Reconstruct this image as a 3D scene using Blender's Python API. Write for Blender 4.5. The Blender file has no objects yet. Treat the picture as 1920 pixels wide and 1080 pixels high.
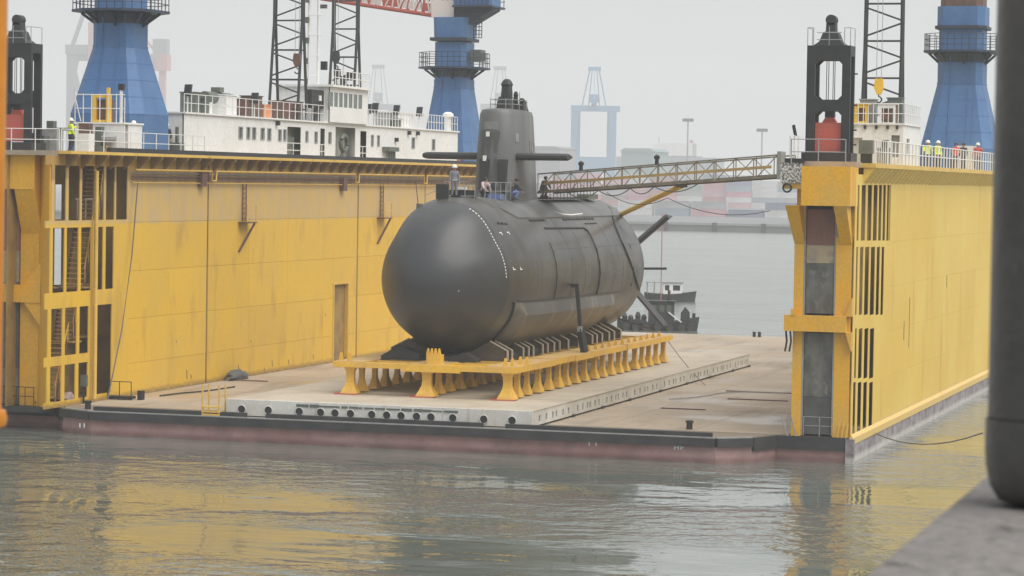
import bpy, math, random
import numpy as np
from mathutils import Vector, Matrix
random.seed(7)
scene = bpy.context.scene
COL = scene.collection

# ------------------------------------------------------------------ camera
FPX, CX, CY, HOR, ROLL, CAMZ = 5200.0, 960.0, 540.0, 340.0, 0.016, 12.0
PITCH = math.atan((CY - HOR) / FPX)
YAW = math.atan(1575 / math.hypot(FPX, CY - HOR))
_f = np.array([-math.sin(YAW) * math.cos(PITCH), math.cos(YAW) * math.cos(PITCH), -math.sin(PITCH)])
_r0 = np.array([math.cos(YAW), math.sin(YAW), 0.0])
_u0 = np.cross(_r0, _f)
_r = _r0 * math.cos(ROLL) + _u0 * math.sin(ROLL)
_u = _u0 * math.cos(ROLL) - _r0 * math.sin(ROLL)
_C = np.array([0, 0, CAMZ])
cam_data = bpy.data.cameras.new('camera')
cam_data.sensor_width = 36.0
cam_data.lens = FPX / 1920 * 36.0
cam_data.clip_start = 0.1
cam_data.clip_end = 8000
cam_data.dof.use_dof = True
cam_data.dof.focus_distance = 160
cam_data.dof.aperture_fstop = 22
cam = bpy.data.objects.new('camera', cam_data)
COL.objects.link(cam)
m = Matrix.Identity(4)
for i in range(3):
    m[i][0] = _r[i]; m[i][1] = _u[i]; m[i][2] = -_f[i]; m[i][3] = _C[i]
cam.matrix_world = m
scene.camera = cam

# survey helpers: where a sight line from the viewpoint meets a plane of the place
def _ray(px, py): return _f * FPX + _r * (px - CX) - _u * (py - CY)
def onz(px, py, z): d = _ray(px, py); return _C + d * ((z - CAMZ) / d[2])
def onx(px, py, x): d = _ray(px, py); return _C + d * (x / d[0])
def ony(px, py, y): d = _ray(px, py); return _C + d * (y / d[1])

# ------------------------------------------------------------------ sky, sun, exposure
SUN_EL, SUN_AZ = 60.0, 112.0           # elevation, compass bearing clockwise from +Y
world = bpy.data.worlds.new('World'); scene.world = world; world.use_nodes = True
wn = world.node_tree.nodes; wl = world.node_tree.links; wn.clear()
wo = wn.new('ShaderNodeOutputWorld'); wb = wn.new('ShaderNodeBackground')
sky = wn.new('ShaderNodeTexSky'); sky.sky_type = 'NISHITA'; sky.sun_disc = False
sky.sun_elevation = math.radians(SUN_EL); sky.sun_rotation = math.radians(SUN_AZ)
sky.air_density = 1.5; sky.dust_density = 6.0
sc_ = wn.new('ShaderNodeMix'); sc_.data_type = 'RGBA'; sc_.blend_type = 'MIX'
sc_.inputs['Factor'].default_value = 0.93
sc_.inputs['B'].default_value = (5.15, 5.3, 5.3, 1)      # flat overcast cloud
wl.new(sky.outputs['Color'], sc_.inputs['A']); wl.new(sc_.outputs['Result'], wb.inputs['Color'])
wb.inputs['Strength'].default_value = 0.055
wl.new(wb.outputs['Background'], wo.inputs['Surface'])
sun_d = bpy.data.lights.new('sun', 'SUN'); sun_d.energy = 1.5; sun_d.angle = math.radians(60); sun_d.color = (1.0, 0.965, 0.91)
sun = bpy.data.objects.new('sun', sun_d); COL.objects.link(sun)
el, az = math.radians(SUN_EL), math.radians(SUN_AZ)
sun_dir = Vector((math.cos(el) * math.sin(az), math.cos(el) * math.cos(az), math.sin(el)))
sun.rotation_euler = sun_dir.to_track_quat('Z', 'Y').to_euler()
sun.location = (0, 0, 80)
vs = scene.view_settings
vs.view_transform = 'Standard'; vs.look = 'None'; vs.gamma = 1.0; vs.use_curve_mapping = False
vs.exposure = 1.27
scene.render.engine = 'CYCLES'
scene.cycles.volume_bounces = 1
scene.cycles.max_bounces = 6
scene.cycles.diffuse_bounces = 2
scene.cycles.use_denoising = True

# ------------------------------------------------------------------ materials
MATS = {}
def mat(name, col, rough=0.6, metal=0.0, col2=None, nscale=1.0, stretch=(1, 1, 1), lo=0.4, hi=0.65, bump=0.0, bscale=20,
        rust=None, rust_amt=0.0, rust_scale=1.0, rust_stretch=(1, 1, 0.08), rlo=0.55, rhi=0.75, alpha=None, spec=0.5,
        fine=0.08, vary=0.0):
    if name in MATS: return MATS[name]
    M = bpy.data.materials.new(name); M.use_nodes = True; MATS[name] = M
    N = M.node_tree.nodes; L = M.node_tree.links
    b = N['Principled BSDF']; b.inputs['Roughness'].default_value = rough; b.inputs['Metallic'].default_value = metal
    b.inputs['Specular IOR Level'].default_value = spec
    tc = N.new('ShaderNodeTexCoord')
    def noise(scale, st, detail=4):
        mp = N.new('ShaderNodeMapping'); mp.inputs['Scale'].default_value = st
        L.new(tc.outputs['Object'], mp.inputs['Vector'])
        n = N.new('ShaderNodeTexNoise'); n.inputs['Scale'].default_value = scale; n.inputs['Detail'].default_value = detail
        L.new(mp.outputs['Vector'], n.inputs['Vector']); return n
    def ramp(n, a, c):
        r = N.new('ShaderNodeMapRange'); r.inputs['From Min'].default_value = a; r.inputs['From Max'].default_value = c
        L.new(n.outputs['Fac'], r.inputs['Value']); return r.outputs['Result']
    def mix(fac, A, B, blend='MIX'):
        x = N.new('ShaderNodeMix'); x.data_type = 'RGBA'; x.blend_type = blend
        if isinstance(fac, (int, float)): x.inputs['Factor'].default_value = fac
        else: L.new(fac, x.inputs['Factor'])
        for k, v in (('A', A), ('B', B)):
            if isinstance(v, tuple): x.inputs[k].default_value = v if len(v) == 4 else v + (1,)
            else: L.new(v, x.inputs[k])
        return x.outputs['Result']
    c = tuple(col) + (1,)
    out = c
    if col2 is not None:
        out = mix(ramp(noise(nscale, stretch), lo, hi), c, tuple(col2) + (1,))
    if fine:
        fr = ramp(noise(nscale * 9 + 2, (1, 1, 1)), 0.3, 0.7)
        g = N.new('ShaderNodeMapRange'); L.new(fr, g.inputs['Value']); g.inputs['To Min'].default_value = 1 - fine; g.inputs['To Max'].default_value = 1 + fine
        vm = N.new('ShaderNodeVectorMath'); vm.operation = 'SCALE'
        if isinstance(out, tuple): vm.inputs[0].default_value = out[:3]
        else: L.new(out, vm.inputs[0])
        L.new(g.outputs['Result'], vm.inputs['Scale']); out = vm.outputs['Vector']
    if rust is not None:
        rf = ramp(noise(rust_scale, rust_stretch, 5), rlo, rhi)
        ml = N.new('ShaderNodeMath'); ml.operation = 'MULTIPLY'; L.new(rf, ml.inputs[0]); ml.inputs[1].default_value = rust_amt
        out = mix(ml.outputs[0], out, tuple(rust) + (1,))
    if vary:
        oi = N.new('ShaderNodeObjectInfo'); vr = N.new('ShaderNodeMapRange'); L.new(oi.outputs['Random'], vr.inputs['Value']); vr.inputs['To Min'].default_value = 1 - vary; vr.inputs['To Max'].default_value = 1 + vary
        vm2 = N.new('ShaderNodeVectorMath'); vm2.operation = 'SCALE'
        if isinstance(out, tuple): vm2.inputs[0].default_value = out[:3]
        else: L.new(out, vm2.inputs[0])
        L.new(vr.outputs['Result'], vm2.inputs['Scale']); out = vm2.outputs['Vector']
    if isinstance(out, tuple): b.inputs['Base Color'].default_value = out
    else: L.new(out, b.inputs['Base Color'])
    if bump:
        bp = N.new('ShaderNodeBump'); bp.inputs['Strength'].default_value = bump; bp.inputs['Distance'].default_value = 0.05
        L.new(noise(bscale, (1, 1, 1)).outputs['Fac'], bp.inputs['Height']); L.new(bp.outputs['Normal'], b.inputs['Normal'])
    return M

def zband(M, lo, hi, col, amt, wob=0.4, nscale=1.2, st=(1, 1, 0.5)):
    """paint or dirt band of its own colour between two heights (object z), ragged edges"""
    N = M.node_tree.nodes; L = M.node_tree.links; b = N['Principled BSDF']
    src = b.inputs['Base Color'].links[0].from_socket
    tc = N.new('ShaderNodeTexCoord'); sp = N.new('ShaderNodeSeparateXYZ'); L.new(tc.outputs['Object'], sp.inputs[0])
    mp = N.new('ShaderNodeMapping'); mp.inputs['Scale'].default_value = st; L.new(tc.outputs['Object'], mp.inputs['Vector'])
    n = N.new('ShaderNodeTexNoise'); n.inputs['Scale'].default_value = nscale; n.inputs['Detail'].default_value = 5; L.new(mp.outputs['Vector'], n.inputs['Vector'])
    a = N.new('ShaderNodeMath'); a.operation = 'MULTIPLY_ADD'; L.new(n.outputs['Fac'], a.inputs[0]); a.inputs[1].default_value = wob; L.new(sp.outputs['Z'], a.inputs[2])
    r1 = N.new('ShaderNodeMapRange'); r1.inputs['From Min'].default_value = lo + wob / 2 - 0.1; r1.inputs['From Max'].default_value = lo + wob / 2 + 0.1; L.new(a.outputs[0], r1.inputs['Value'])
    r2 = N.new('ShaderNodeMapRange'); r2.inputs['From Min'].default_value = hi + wob / 2 - 0.1; r2.inputs['From Max'].default_value = hi + wob / 2 + 0.1
    r2.inputs['To Min'].default_value = 1; r2.inputs['To Max'].default_value = 0; L.new(a.outputs[0], r2.inputs['Value'])
    mu = N.new('ShaderNodeMath'); mu.operation = 'MULTIPLY'; L.new(r1.outputs[0], mu.inputs[0]); L.new(r2.outputs[0], mu.inputs[1])
    n2 = N.new('ShaderNodeMapRange'); n2.inputs['From Min'].default_value = 0.35; n2.inputs['From Max'].default_value = 0.65; n2.inputs['To Min'].default_value = amt * 0.5; n2.inputs['To Max'].default_value = amt
    L.new(n.outputs['Fac'], n2.inputs['Value'])
    m2 = N.new('ShaderNodeMath'); m2.operation = 'MULTIPLY'; L.new(mu.outputs[0], m2.inputs[0]); L.new(n2.outputs[0], m2.inputs[1])
    x = N.new('ShaderNodeMix'); x.data_type = 'RGBA'; L.new(m2.outputs[0], x.inputs['Factor']); L.new(src, x.inputs['A']); x.inputs['B'].default_value = tuple(col) + (1,)
    L.new(x.outputs['Result'], b.inputs['Base Color'])

RUST = (0.16, 0.075, 0.03)
Y_WALL = mat('weathered yellow plating', (0.75, 0.46, 0.035), 0.55, vary=0.035, col2=(0.68, 0.43, 0.06), nscale=0.3, lo=0.35, hi=0.7, fine=0.03, rust=(0.36, 0.20, 0.06), rust_amt=0.6, rust_scale=0.9, rust_stretch=(1, 1, 0.3), rlo=0.55, rhi=0.8, bump=0.08, bscale=0.7)
zband(Y_WALL, 9.4, 12.3, (0.56, 0.40, 0.19), 1.0, 0.25)
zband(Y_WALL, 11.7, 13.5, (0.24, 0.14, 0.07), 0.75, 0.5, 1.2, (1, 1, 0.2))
zband(Y_WALL, -0.5, 0.22, (0.2, 0.12, 0.06), 0.8, 0.5, 1.5)
Y_OUT = mat('sun faded yellow plating', (0.76, 0.54, 0.115), 0.55, vary=0.025, col2=(0.72, 0.47, 0.07), nscale=0.16, lo=0.4, hi=0.7, fine=0.03, rust=(0.42, 0.24, 0.06), rust_amt=0.7, rust_scale=0.7, rust_stretch=(1, 1, 0.16), rlo=0.58, rhi=0.85, bump=0.06, bscale=0.8)
zband(Y_OUT, -1.0, 0.25, (0.66, 0.46, 0.2), 0.8, 0.1)
Y_END = mat('deep yellow steel', (0.78, 0.40, 0.02), 0.5, col2=(0.70, 0.40, 0.06), nscale=0.6, rust=RUST, rust_amt=0.35, rust_scale=1.6, rlo=0.62, rhi=0.85)
Y_PALE = mat('pale yellow steel', (0.72, 0.47, 0.11), 0.55, col2=(0.66, 0.42, 0.08), nscale=0.7, rust=(0.3, 0.17, 0.06), rust_amt=0.5, rust_scale=1.4, rlo=0.58, rhi=0.8)
Y_CRADLE = mat('cradle yellow paint', (0.78, 0.46, 0.045), 0.5, col2=(0.68, 0.41, 0.09), nscale=0.5, rust=(0.30, 0.16, 0.06), rust_amt=0.4, rust_scale=2.0, rlo=0.58, rhi=0.8)
Y_TOP = mat('scuffed cradle deck', (0.62, 0.40, 0.14), 0.6, col2=(0.50, 0.34, 0.15), nscale=0.6, rust=(0.28, 0.18, 0.09), rust_amt=0.4, rust_scale=1.5, rust_stretch=(1, 1, 1), rlo=0.5, rhi=0.75)
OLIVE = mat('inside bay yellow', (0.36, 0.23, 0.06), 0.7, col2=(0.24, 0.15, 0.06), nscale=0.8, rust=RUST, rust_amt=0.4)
SUB = mat('submarine grey coating', (0.056, 0.057, 0.059), 0.34, col2=(0.076, 0.072, 0.066), nscale=0.35, stretch=(1, 0.6, 1), lo=0.35, hi=0.7, bump=0.10, bscale=0.7, spec=0.7, rust=(0.14, 0.12, 0.09), rust_amt=0.45, rust_scale=1.0, rust_stretch=(0.08, 3.2, 0.08), rlo=0.48, rhi=0.78, fine=0.03)
SUBDOME = mat('bow dome coating', (0.047, 0.049, 0.054), 0.40, col2=(0.060, 0.061, 0.064), nscale=0.4, bump=0.06, bscale=0.8, fine=0.03)
SUBCAS = mat('casing coating', (0.13, 0.13, 0.13), 0.42, col2=(0.09, 0.09, 0.088), nscale=0.5, lo=0.4, hi=0.7, rust=(0.05, 0.048, 0.047), rust_amt=0.5, rust_scale=0.6, rust_stretch=(0.6, 1, 0.5), rlo=0.55, rhi=0.75, fine=0.04)  # casing tone lightened, a sheen along the hull top painted into it
SUBARR = mat('flank array coating', (0.08, 0.079, 0.078), 0.4, col2=(0.10, 0.097, 0.092), nscale=0.5, rust=(0.30, 0.28, 0.24), rust_amt=0.7, rust_scale=0.7, rust_stretch=(0.3, 1.3, 0.5), rlo=0.56, rhi=0.78, fine=0.04)
SUBL = mat('light grey sail coating', (0.135, 0.137, 0.14), 0.45, col2=(0.10, 0.10, 0.102), nscale=0.7, stretch=(1, 1, 0.2), fine=0.03)
SUBD = mat('dark rubber coating', (0.026, 0.027, 0.03), 0.5, col2=(0.036, 0.036, 0.036), nscale=0.8)
BLACK = mat('black painted steel', (0.014, 0.016, 0.02), 0.5, col2=(0.024, 0.024, 0.027), nscale=1.2)
TRUSS = mat('dark grey lattice steel', (0.028, 0.032, 0.036), 0.55, col2=(0.04, 0.04, 0.04), nscale=1.0)
RUBBER = mat('black fender rubber', (0.03, 0.03, 0.033), 0.6, col2=(0.05, 0.05, 0.05), nscale=0.8, bump=0.2, bscale=3)
PURPLE = mat('antifouling red paint', (0.33, 0.18, 0.17), 0.65, col2=(0.40, 0.245, 0.235), nscale=0.35, stretch=(1, 1, 2), rust=(0.17, 0.12, 0.12), rust_amt=0.6, rust_scale=0.9, rust_stretch=(1, 1, 0.5), rlo=0.5, rhi=0.75)
zband(PURPLE, -1.9, -0.98, (0.13, 0.07, 0.065), 0.8, 0.15)
GREYSIDE = mat('grey pontoon side', (0.28, 0.25, 0.26), 0.7, col2=(0.36, 0.33, 0.33), nscale=0.7, rust=(0.12, 0.09, 0.09), rust_amt=0.7, rust_scale=1.2, rust_stretch=(1, 1, 1.5), rlo=0.45, rhi=0.7)
zband(GREYSIDE, -1.3, -0.93, (0.62, 0.6, 0.56), 0.8, 0.35, 2.5, (1, 1, 2))
DECK = mat('weathered steel deck', (0.40, 0.32, 0.24), 0.75, vary=0.06, col2=(0.32, 0.26, 0.20), nscale=0.16, stretch=(1, 0.5, 1), lo=0.35, hi=0.7, rust=(0.15, 0.115, 0.085), rust_amt=0.6, rust_scale=0.5, rust_stretch=(1.2, 0.2, 1), rlo=0.55, rhi=0.75, bump=0.1, bscale=4)
DECKJ = mat('dark deck joints', (0.2, 0.16, 0.12), 0.9)
PLAT = mat('cream platform paint', (0.46, 0.40, 0.32), 0.7, col2=(0.40, 0.345, 0.27), nscale=0.4, rust=(0.3, 0.25, 0.19), rust_amt=0.4, rust_scale=0.8, rust_stretch=(1, 0.4, 1), rlo=0.5, rhi=0.75)
PLATF = mat('white platform side', (0.66, 0.65, 0.62), 0.6, col2=(0.56, 0.54, 0.5), nscale=0.8, rust=(0.25, 0.2, 0.15), rust_amt=0.5, rust_scale=2.2, rlo=0.6, rhi=0.8)
WHITE = mat('white ship paint', (0.82, 0.82, 0.81), 0.5, col2=(0.77, 0.765, 0.745), nscale=0.4, rust=(0.42, 0.36, 0.28), rust_amt=0.35, rust_scale=1.8, rust_stretch=(1, 1, 0.12), rlo=0.62, rhi=0.85)
RAILW = mat('white rail paint', (0.74, 0.73, 0.71), 0.5)
GWAY = mat('weathered gangway paint', (0.22, 0.19, 0.15), 0.6, col2=(0.32, 0.27, 0.18), nscale=1.5)
GREYM = mat('galvanised grey', (0.33, 0.34, 0.34), 0.5, col2=(0.26, 0.27, 0.27), nscale=3)
BLUE = mat('crane blue paint', (0.06, 0.155, 0.35), 0.5, col2=(0.085, 0.185, 0.37), nscale=0.3, rust=(0.04, 0.1, 0.25), rust_amt=0.5, rust_scale=0.8, rust_stretch=(1, 1, 0.15), rlo=0.5, rhi=0.8)
NAVY = mat('dark blue bracket paint', (0.02, 0.04, 0.08), 0.5, col2=(0.03, 0.035, 0.05), nscale=1)
RED = mat('red oxide paint', (0.52, 0.10, 0.075), 0.55, col2=(0.46, 0.12, 0.09), nscale=1.2)
BOOMW = mat('boom white paint', (0.72, 0.64, 0.6), 0.5)
GLASS = mat('dark window glass', (0.05, 0.06, 0.055), 0.12, spec=0.8, fine=0)
GLASSG = mat('greenish bridge glass', (0.10, 0.135, 0.115), 0.12, spec=0.8, fine=0)
DOORG = mat('grey door recess', (0.34, 0.345, 0.32), 0.7)
GREENB = mat('grey green machinery', (0.10, 0.12, 0.105), 0.5, col2=(0.14, 0.15, 0.13), nscale=2)
BROWN = mat('brown machinery', (0.16, 0.08, 0.06), 0.6, col2=(0.1, 0.06, 0.05), nscale=2)
ORANGE = mat('orange box paint', (0.75, 0.30, 0.12), 0.5)
AMBER = mat('yellow equipment paint', (0.82, 0.50, 0.04), 0.5)
HIVIS = mat('hi vis yellow cloth', (0.66, 0.80, 0.06), 0.8, fine=0.03)
REDCL = mat('red jacket cloth', (0.55, 0.09, 0.08), 0.85, fine=0.03)
GREYCL = mat('grey overall cloth', (0.19, 0.19, 0.22), 0.85, fine=0.03)
DARKCL = mat('dark trouser cloth', (0.04, 0.045, 0.06), 0.85, fine=0.03)
WHITECL = mat('white shirt cloth', (0.68, 0.66, 0.68), 0.85, fine=0.03)
PINKCL = mat('pale pink shirt cloth', (0.56, 0.42, 0.42), 0.85, fine=0.03)
BLUECL = mat('blue cloth', (0.14, 0.2, 0.42), 0.85, fine=0.03)
SKIN = mat('skin', (0.45, 0.27, 0.19), 0.6, fine=0.02)
HELM = mat('white helmet shell', (0.78, 0.78, 0.76), 0.35, fine=0)
HAIR = mat('black hair', (0.02, 0.018, 0.016), 0.6, fine=0)
PINK = mat('pink tarpaulin', (0.62, 0.42, 0.42), 0.8, col2=(0.7, 0.62, 0.58), nscale=2)
CONC = mat('rough concrete', (0.165, 0.152, 0.148), 0.9, col2=(0.20, 0.187, 0.18), nscale=7, lo=0.35, hi=0.65, bump=0.5, bscale=60, rust=(0.06, 0.055, 0.05), rust_amt=0.75, rust_scale=34, rust_stretch=(1, 1, 1), rlo=0.58, rhi=0.7, fine=0.15)
POST = mat('dark grey post paint', (0.062, 0.06, 0.058), 0.36, col2=(0.085, 0.08, 0.075), nscale=5, bump=0.06, bscale=60, rust=(0.2, 0.17, 0.15), rust_amt=0.5, rust_scale=22, rust_stretch=(1, 1, 0.4), rlo=0.66, rhi=0.74)
ORPOLE = mat('orange pole paint', (0.62, 0.24, 0.025), 0.4, col2=(0.52, 0.19, 0.02), nscale=4)
PADR = mat('red brown guide pad', (0.27, 0.13, 0.10), 0.8, col2=(0.20, 0.1, 0.085), nscale=0.9, stretch=(1, 1, 0.4), rust=(0.12, 0.09, 0.08), rust_amt=0.6, rust_scale=1.5)
PADT = mat('tan guide pad', (0.42, 0.33, 0.22), 0.85, col2=(0.28, 0.24, 0.19), nscale=1.8)
PADG = mat('grey scuffed guide pad', (0.17, 0.16, 0.14), 0.8, col2=(0.09, 0.09, 0.085), nscale=1.6, stretch=(1, 1, 0.5), lo=0.4, hi=0.6, bump=0.3, bscale=6, rust=(0.33, 0.31, 0.27), rust_amt=0.6, rust_scale=2.6, rust_stretch=(1, 1, 0.5), rlo=0.58, rhi=0.72)
PADK = mat('dark guide pad', (0.07, 0.07, 0.068), 0.75, col2=(0.1, 0.1, 0.095), nscale=1.3, bump=0.2, bscale=6)
WHITEM = mat('white hull marks', (0.8, 0.8, 0.78), 0.6, fine=0)
SPECK = mat('speckled cargo net', (0.16, 0.16, 0.155), 0.9, col2=(0.62, 0.62, 0.6), nscale=9, lo=0.47, hi=0.53, bump=0.4, bscale=9)
FARQ = mat('far quay concrete', (0.2, 0.2, 0.215), 0.9, col2=(0.16, 0.165, 0.18), nscale=0.03)
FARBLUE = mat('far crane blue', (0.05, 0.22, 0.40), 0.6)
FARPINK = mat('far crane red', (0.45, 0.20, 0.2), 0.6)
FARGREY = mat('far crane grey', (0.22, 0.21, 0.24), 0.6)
HULLB = mat('black boat hull', (0.03, 0.033, 0.035), 0.6, col2=(0.05, 0.05, 0.05), nscale=1.5)
BOATG = mat('dark green deckhouse', (0.03, 0.038, 0.038), 0.6, col2=(0.045, 0.05, 0.05), nscale=1.5)
ROPE = mat('weathered rope', (0.16, 0.14, 0.12), 0.9)

# ------------------------------------------------------------------ mesh builder
ORG = {}
class MB:
    def __init__(s): s.v = []; s.f = []
    def add(s, vs, fs):
        o = len(s.v); s.v += [tuple(map(float, v)) for v in vs]; s.f += [tuple(i + o for i in f) for f in fs]; return s
    def box(s, x0, x1, y0, y1, z0, z1):
        vs = [(x, y, z) for z in (z0, z1) for (x, y) in ((x0, y0), (x1, y0), (x1, y1), (x0, y1))]
        return s.add(vs, [(3, 2, 1, 0), (4, 5, 6, 7), (0, 1, 5, 4), (1, 2, 6, 5), (2, 3, 7, 6), (3, 0, 4, 7)])
    def beam(s, p, q, w, h=None):
        h = h or w; p = Vector(p); q = Vector(q); d = (q - p).normalized()
        up = Vector((0, 0, 1)) if abs(d.z) < 0.98 else Vector((0, 1, 0))
        a = d.cross(up).normalized() * w / 2; b = a.cross(d).normalized() * h / 2
        vs = [c + e for c in (p, q) for e in (-a - b, a - b, a + b, -a + b)]
        return s.add(vs, [(3, 2, 1, 0), (4, 5, 6, 7), (0, 1, 5, 4), (1, 2, 6, 5), (2, 3, 7, 6), (3, 0, 4, 7)])
    def tube(s, p, q, r, n=8, r2=None):
        r2 = r if r2 is None else r2; p = Vector(p); q = Vector(q); d = (q - p).normalized()
        up = Vector((0, 0, 1)) if abs(d.z) < 0.98 else Vector((0, 1, 0))
        a = d.cross(up).normalized(); b = a.cross(d).normalized()
        vs = []
        for c, rr in ((p, r), (q, r2)):
            for i in range(n):
                t = 2 * math.pi * i / n; vs.append(c + (a * math.cos(t) + b * math.sin(t)) * rr)
        fs = [(i, (i + 1) % n, n + (i + 1) % n, n + i) for i in range(n)] + [tuple(range(n))[::-1], tuple(range(n, 2 * n))]
        return s.add(vs, fs)
    def path(s, pts, r, n=6):
        pts = [Vector(p) for p in pts]; vs = []; fs = []
        for k, p in enumerate(pts):
            d = (pts[min(k + 1, len(pts) - 1)] - pts[max(k - 1, 0)]).normalized()
            up = Vector((0, 0, 1)) if abs(d.z) < 0.95 else Vector((0, 1, 0))
            a = d.cross(up).normalized(); b = a.cross(d).normalized()
            for i in range(n):
                t = 2 * math.pi * i / n; vs.append(p + (a * math.cos(t) + b * math.sin(t)) * r)
            if k:
                o = (k - 1) * n
                fs += [(o + i, o + (i + 1) % n, o + n + (i + 1) % n, o + n + i) for i in range(n)]
        fs += [tuple(range(n))[::-1], tuple(range(len(vs) - n, len(vs)))]
        return s.add(vs, fs)
    def prism(s, poly, axis, a, b):
        """poly: list of 2d points; axis 'z' -> (x,y), 'y' -> (x,z), 'x' -> (y,z)"""
        def P(u, v, w): return {'z': (u, v, w), 'y': (u, w, v), 'x': (w, u, v)}[axis]
        n = len(poly); vs = [P(u, v, a) for u, v in poly] + [P(u, v, b) for u, v in poly]
        fs = [(i, (i + 1) % n, n + (i + 1) % n, n + i) for i in range(n)] + [tuple(range(n))[::-1], tuple(range(n, 2 * n))]
        return s.add(vs, fs)
    def loft(s, rings, cap=True):
        n = len(rings[0]); vs = [p for r in rings for p in r]; fs = []
        for k in range(len(rings) - 1):
            o = k * n; fs += [(o + i, o + (i + 1) % n, o + n + (i + 1) % n, o + n + i) for i in range(n)]
        if cap: fs += [tuple(range(n))[::-1], tuple(range(len(vs) - n, len(vs)))]
        return s.add(vs, fs)
    def lathe(s, prof, c=(0, 0, 0), n=16):
        return s.loft([[(c[0] + r * math.cos(2 * math.pi * i / n), c[1] + r * math.sin(2 * math.pi * i / n), c[2] + z) for i in range(n)] for r, z in prof])
    def perf(s, axis, w0, w1, u0, u1, v0, v1, holes):
        """plate with real rectangular openings; axis 'x': u=y v=z, axis 'y': u=x v=z"""
        hs = [(min(a, b), max(a, b), min(c, d), max(c, d)) for a, b, c, d in holes]
        us = sorted({u0, u1} | {min(max(x, u0), u1) for h in hs for x in h[:2]}); vs_ = sorted({v0, v1} | {min(max(x, v0), v1) for h in hs for x in h[2:]})
        nu, nv = len(us) - 1, len(vs_) - 1
        solid = [[not any(h[0] <= (us[i] + us[i + 1]) / 2 <= h[1] and h[2] <= (vs_[j] + vs_[j + 1]) / 2 <= h[3] for h in hs) for j in range(nv)] for i in range(nu)]
        def P(u, v, w): return (w, u, v) if axis == 'x' else (u, w, v)
        def S(i, j): return 0 <= i < nu and 0 <= j < nv and solid[i][j]
        for i in range(nu):
            for j in range(nv):
                if not solid[i][j]: continue
                a, b, c, d = us[i], us[i + 1], vs_[j], vs_[j + 1]
                q = [P(a, c, w0), P(b, c, w0), P(b, d, w0), P(a, d, w0), P(a, c, w1), P(b, c, w1), P(b, d, w1), P(a, d, w1)]
                fs = [(0, 1, 2, 3), (7, 6, 5, 4)]
                if not S(i, j - 1): fs.append((0, 4, 5, 1))
                if not S(i + 1, j): fs.append((1, 5, 6, 2))
                if not S(i, j + 1): fs.append((2, 6, 7, 3))
                if not S(i - 1, j): fs.append((3, 7, 4, 0))
                s.add(q, fs)
        return s
    def mesh(s, name, material, org=(0, 0, 0), smooth=None):
        me = bpy.data.meshes.new(name)
        o = Vector(org); me.from_pydata([tuple(Vector(v) - o) for v in s.v], [], s.f)
        import bmesh
        bm = bmesh.new(); bm.from_mesh(me); bmesh.ops.recalc_face_normals(bm, faces=bm.faces); bm.to_mesh(me); bm.free()
        me.materials.append(material)
        if smooth is not None:
            for p in me.polygons: p.use_smooth = True
            me.set_sharp_from_angle(angle=math.radians(smooth))
        me.update(); return me
    def build(s, name, material, parent=None, org=None, smooth=None, label=None, kind=None):
        if parent is not None: org = ORG[parent.name]
        org = org if org is not None else (0, 0, 0)
        ob = bpy.data.objects.new(name, s.mesh(name, material, org, smooth)); COL.objects.link(ob)
        if parent is not None: ob.parent = parent
        else: ob.location = org
        ORG[ob.name] = tuple(org)
        if label: ob['label'] = label
        if kind: ob['kind'] = kind
        return ob

def thing(name, label, cat, loc=(0, 0, 0), group=None, rotz=0.0, local=False):
    o = bpy.data.objects.new(name, None); COL.objects.link(o)
    o.location = tuple(map(float, loc)); o.rotation_euler = (0, 0, rotz); o.empty_display_size = 0.3
    o['label'] = label; o['category'] = cat
    if group: o['group'] = group
    ORG[o.name] = (0, 0, 0) if (local or rotz) else tuple(map(float, loc))
    return o
def tag(o, label, cat, group=None):
    o['label'] = label; o['category'] = cat
    if group: o['group'] = group
    return o
def inst(me, name, parent, loc, rot=(0, 0, 0), sc=(1, 1, 1)):
    ob = bpy.data.objects.new(name, me); COL.objects.link(ob)
    if parent is not None:
        ob.parent = parent; loc = tuple(Vector(loc) - Vector(ORG[parent.name]))
        ORG[ob.name] = ORG[parent.name]
    ob.location = loc; ob.rotation_euler = rot; ob.scale = sc
    return ob

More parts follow.
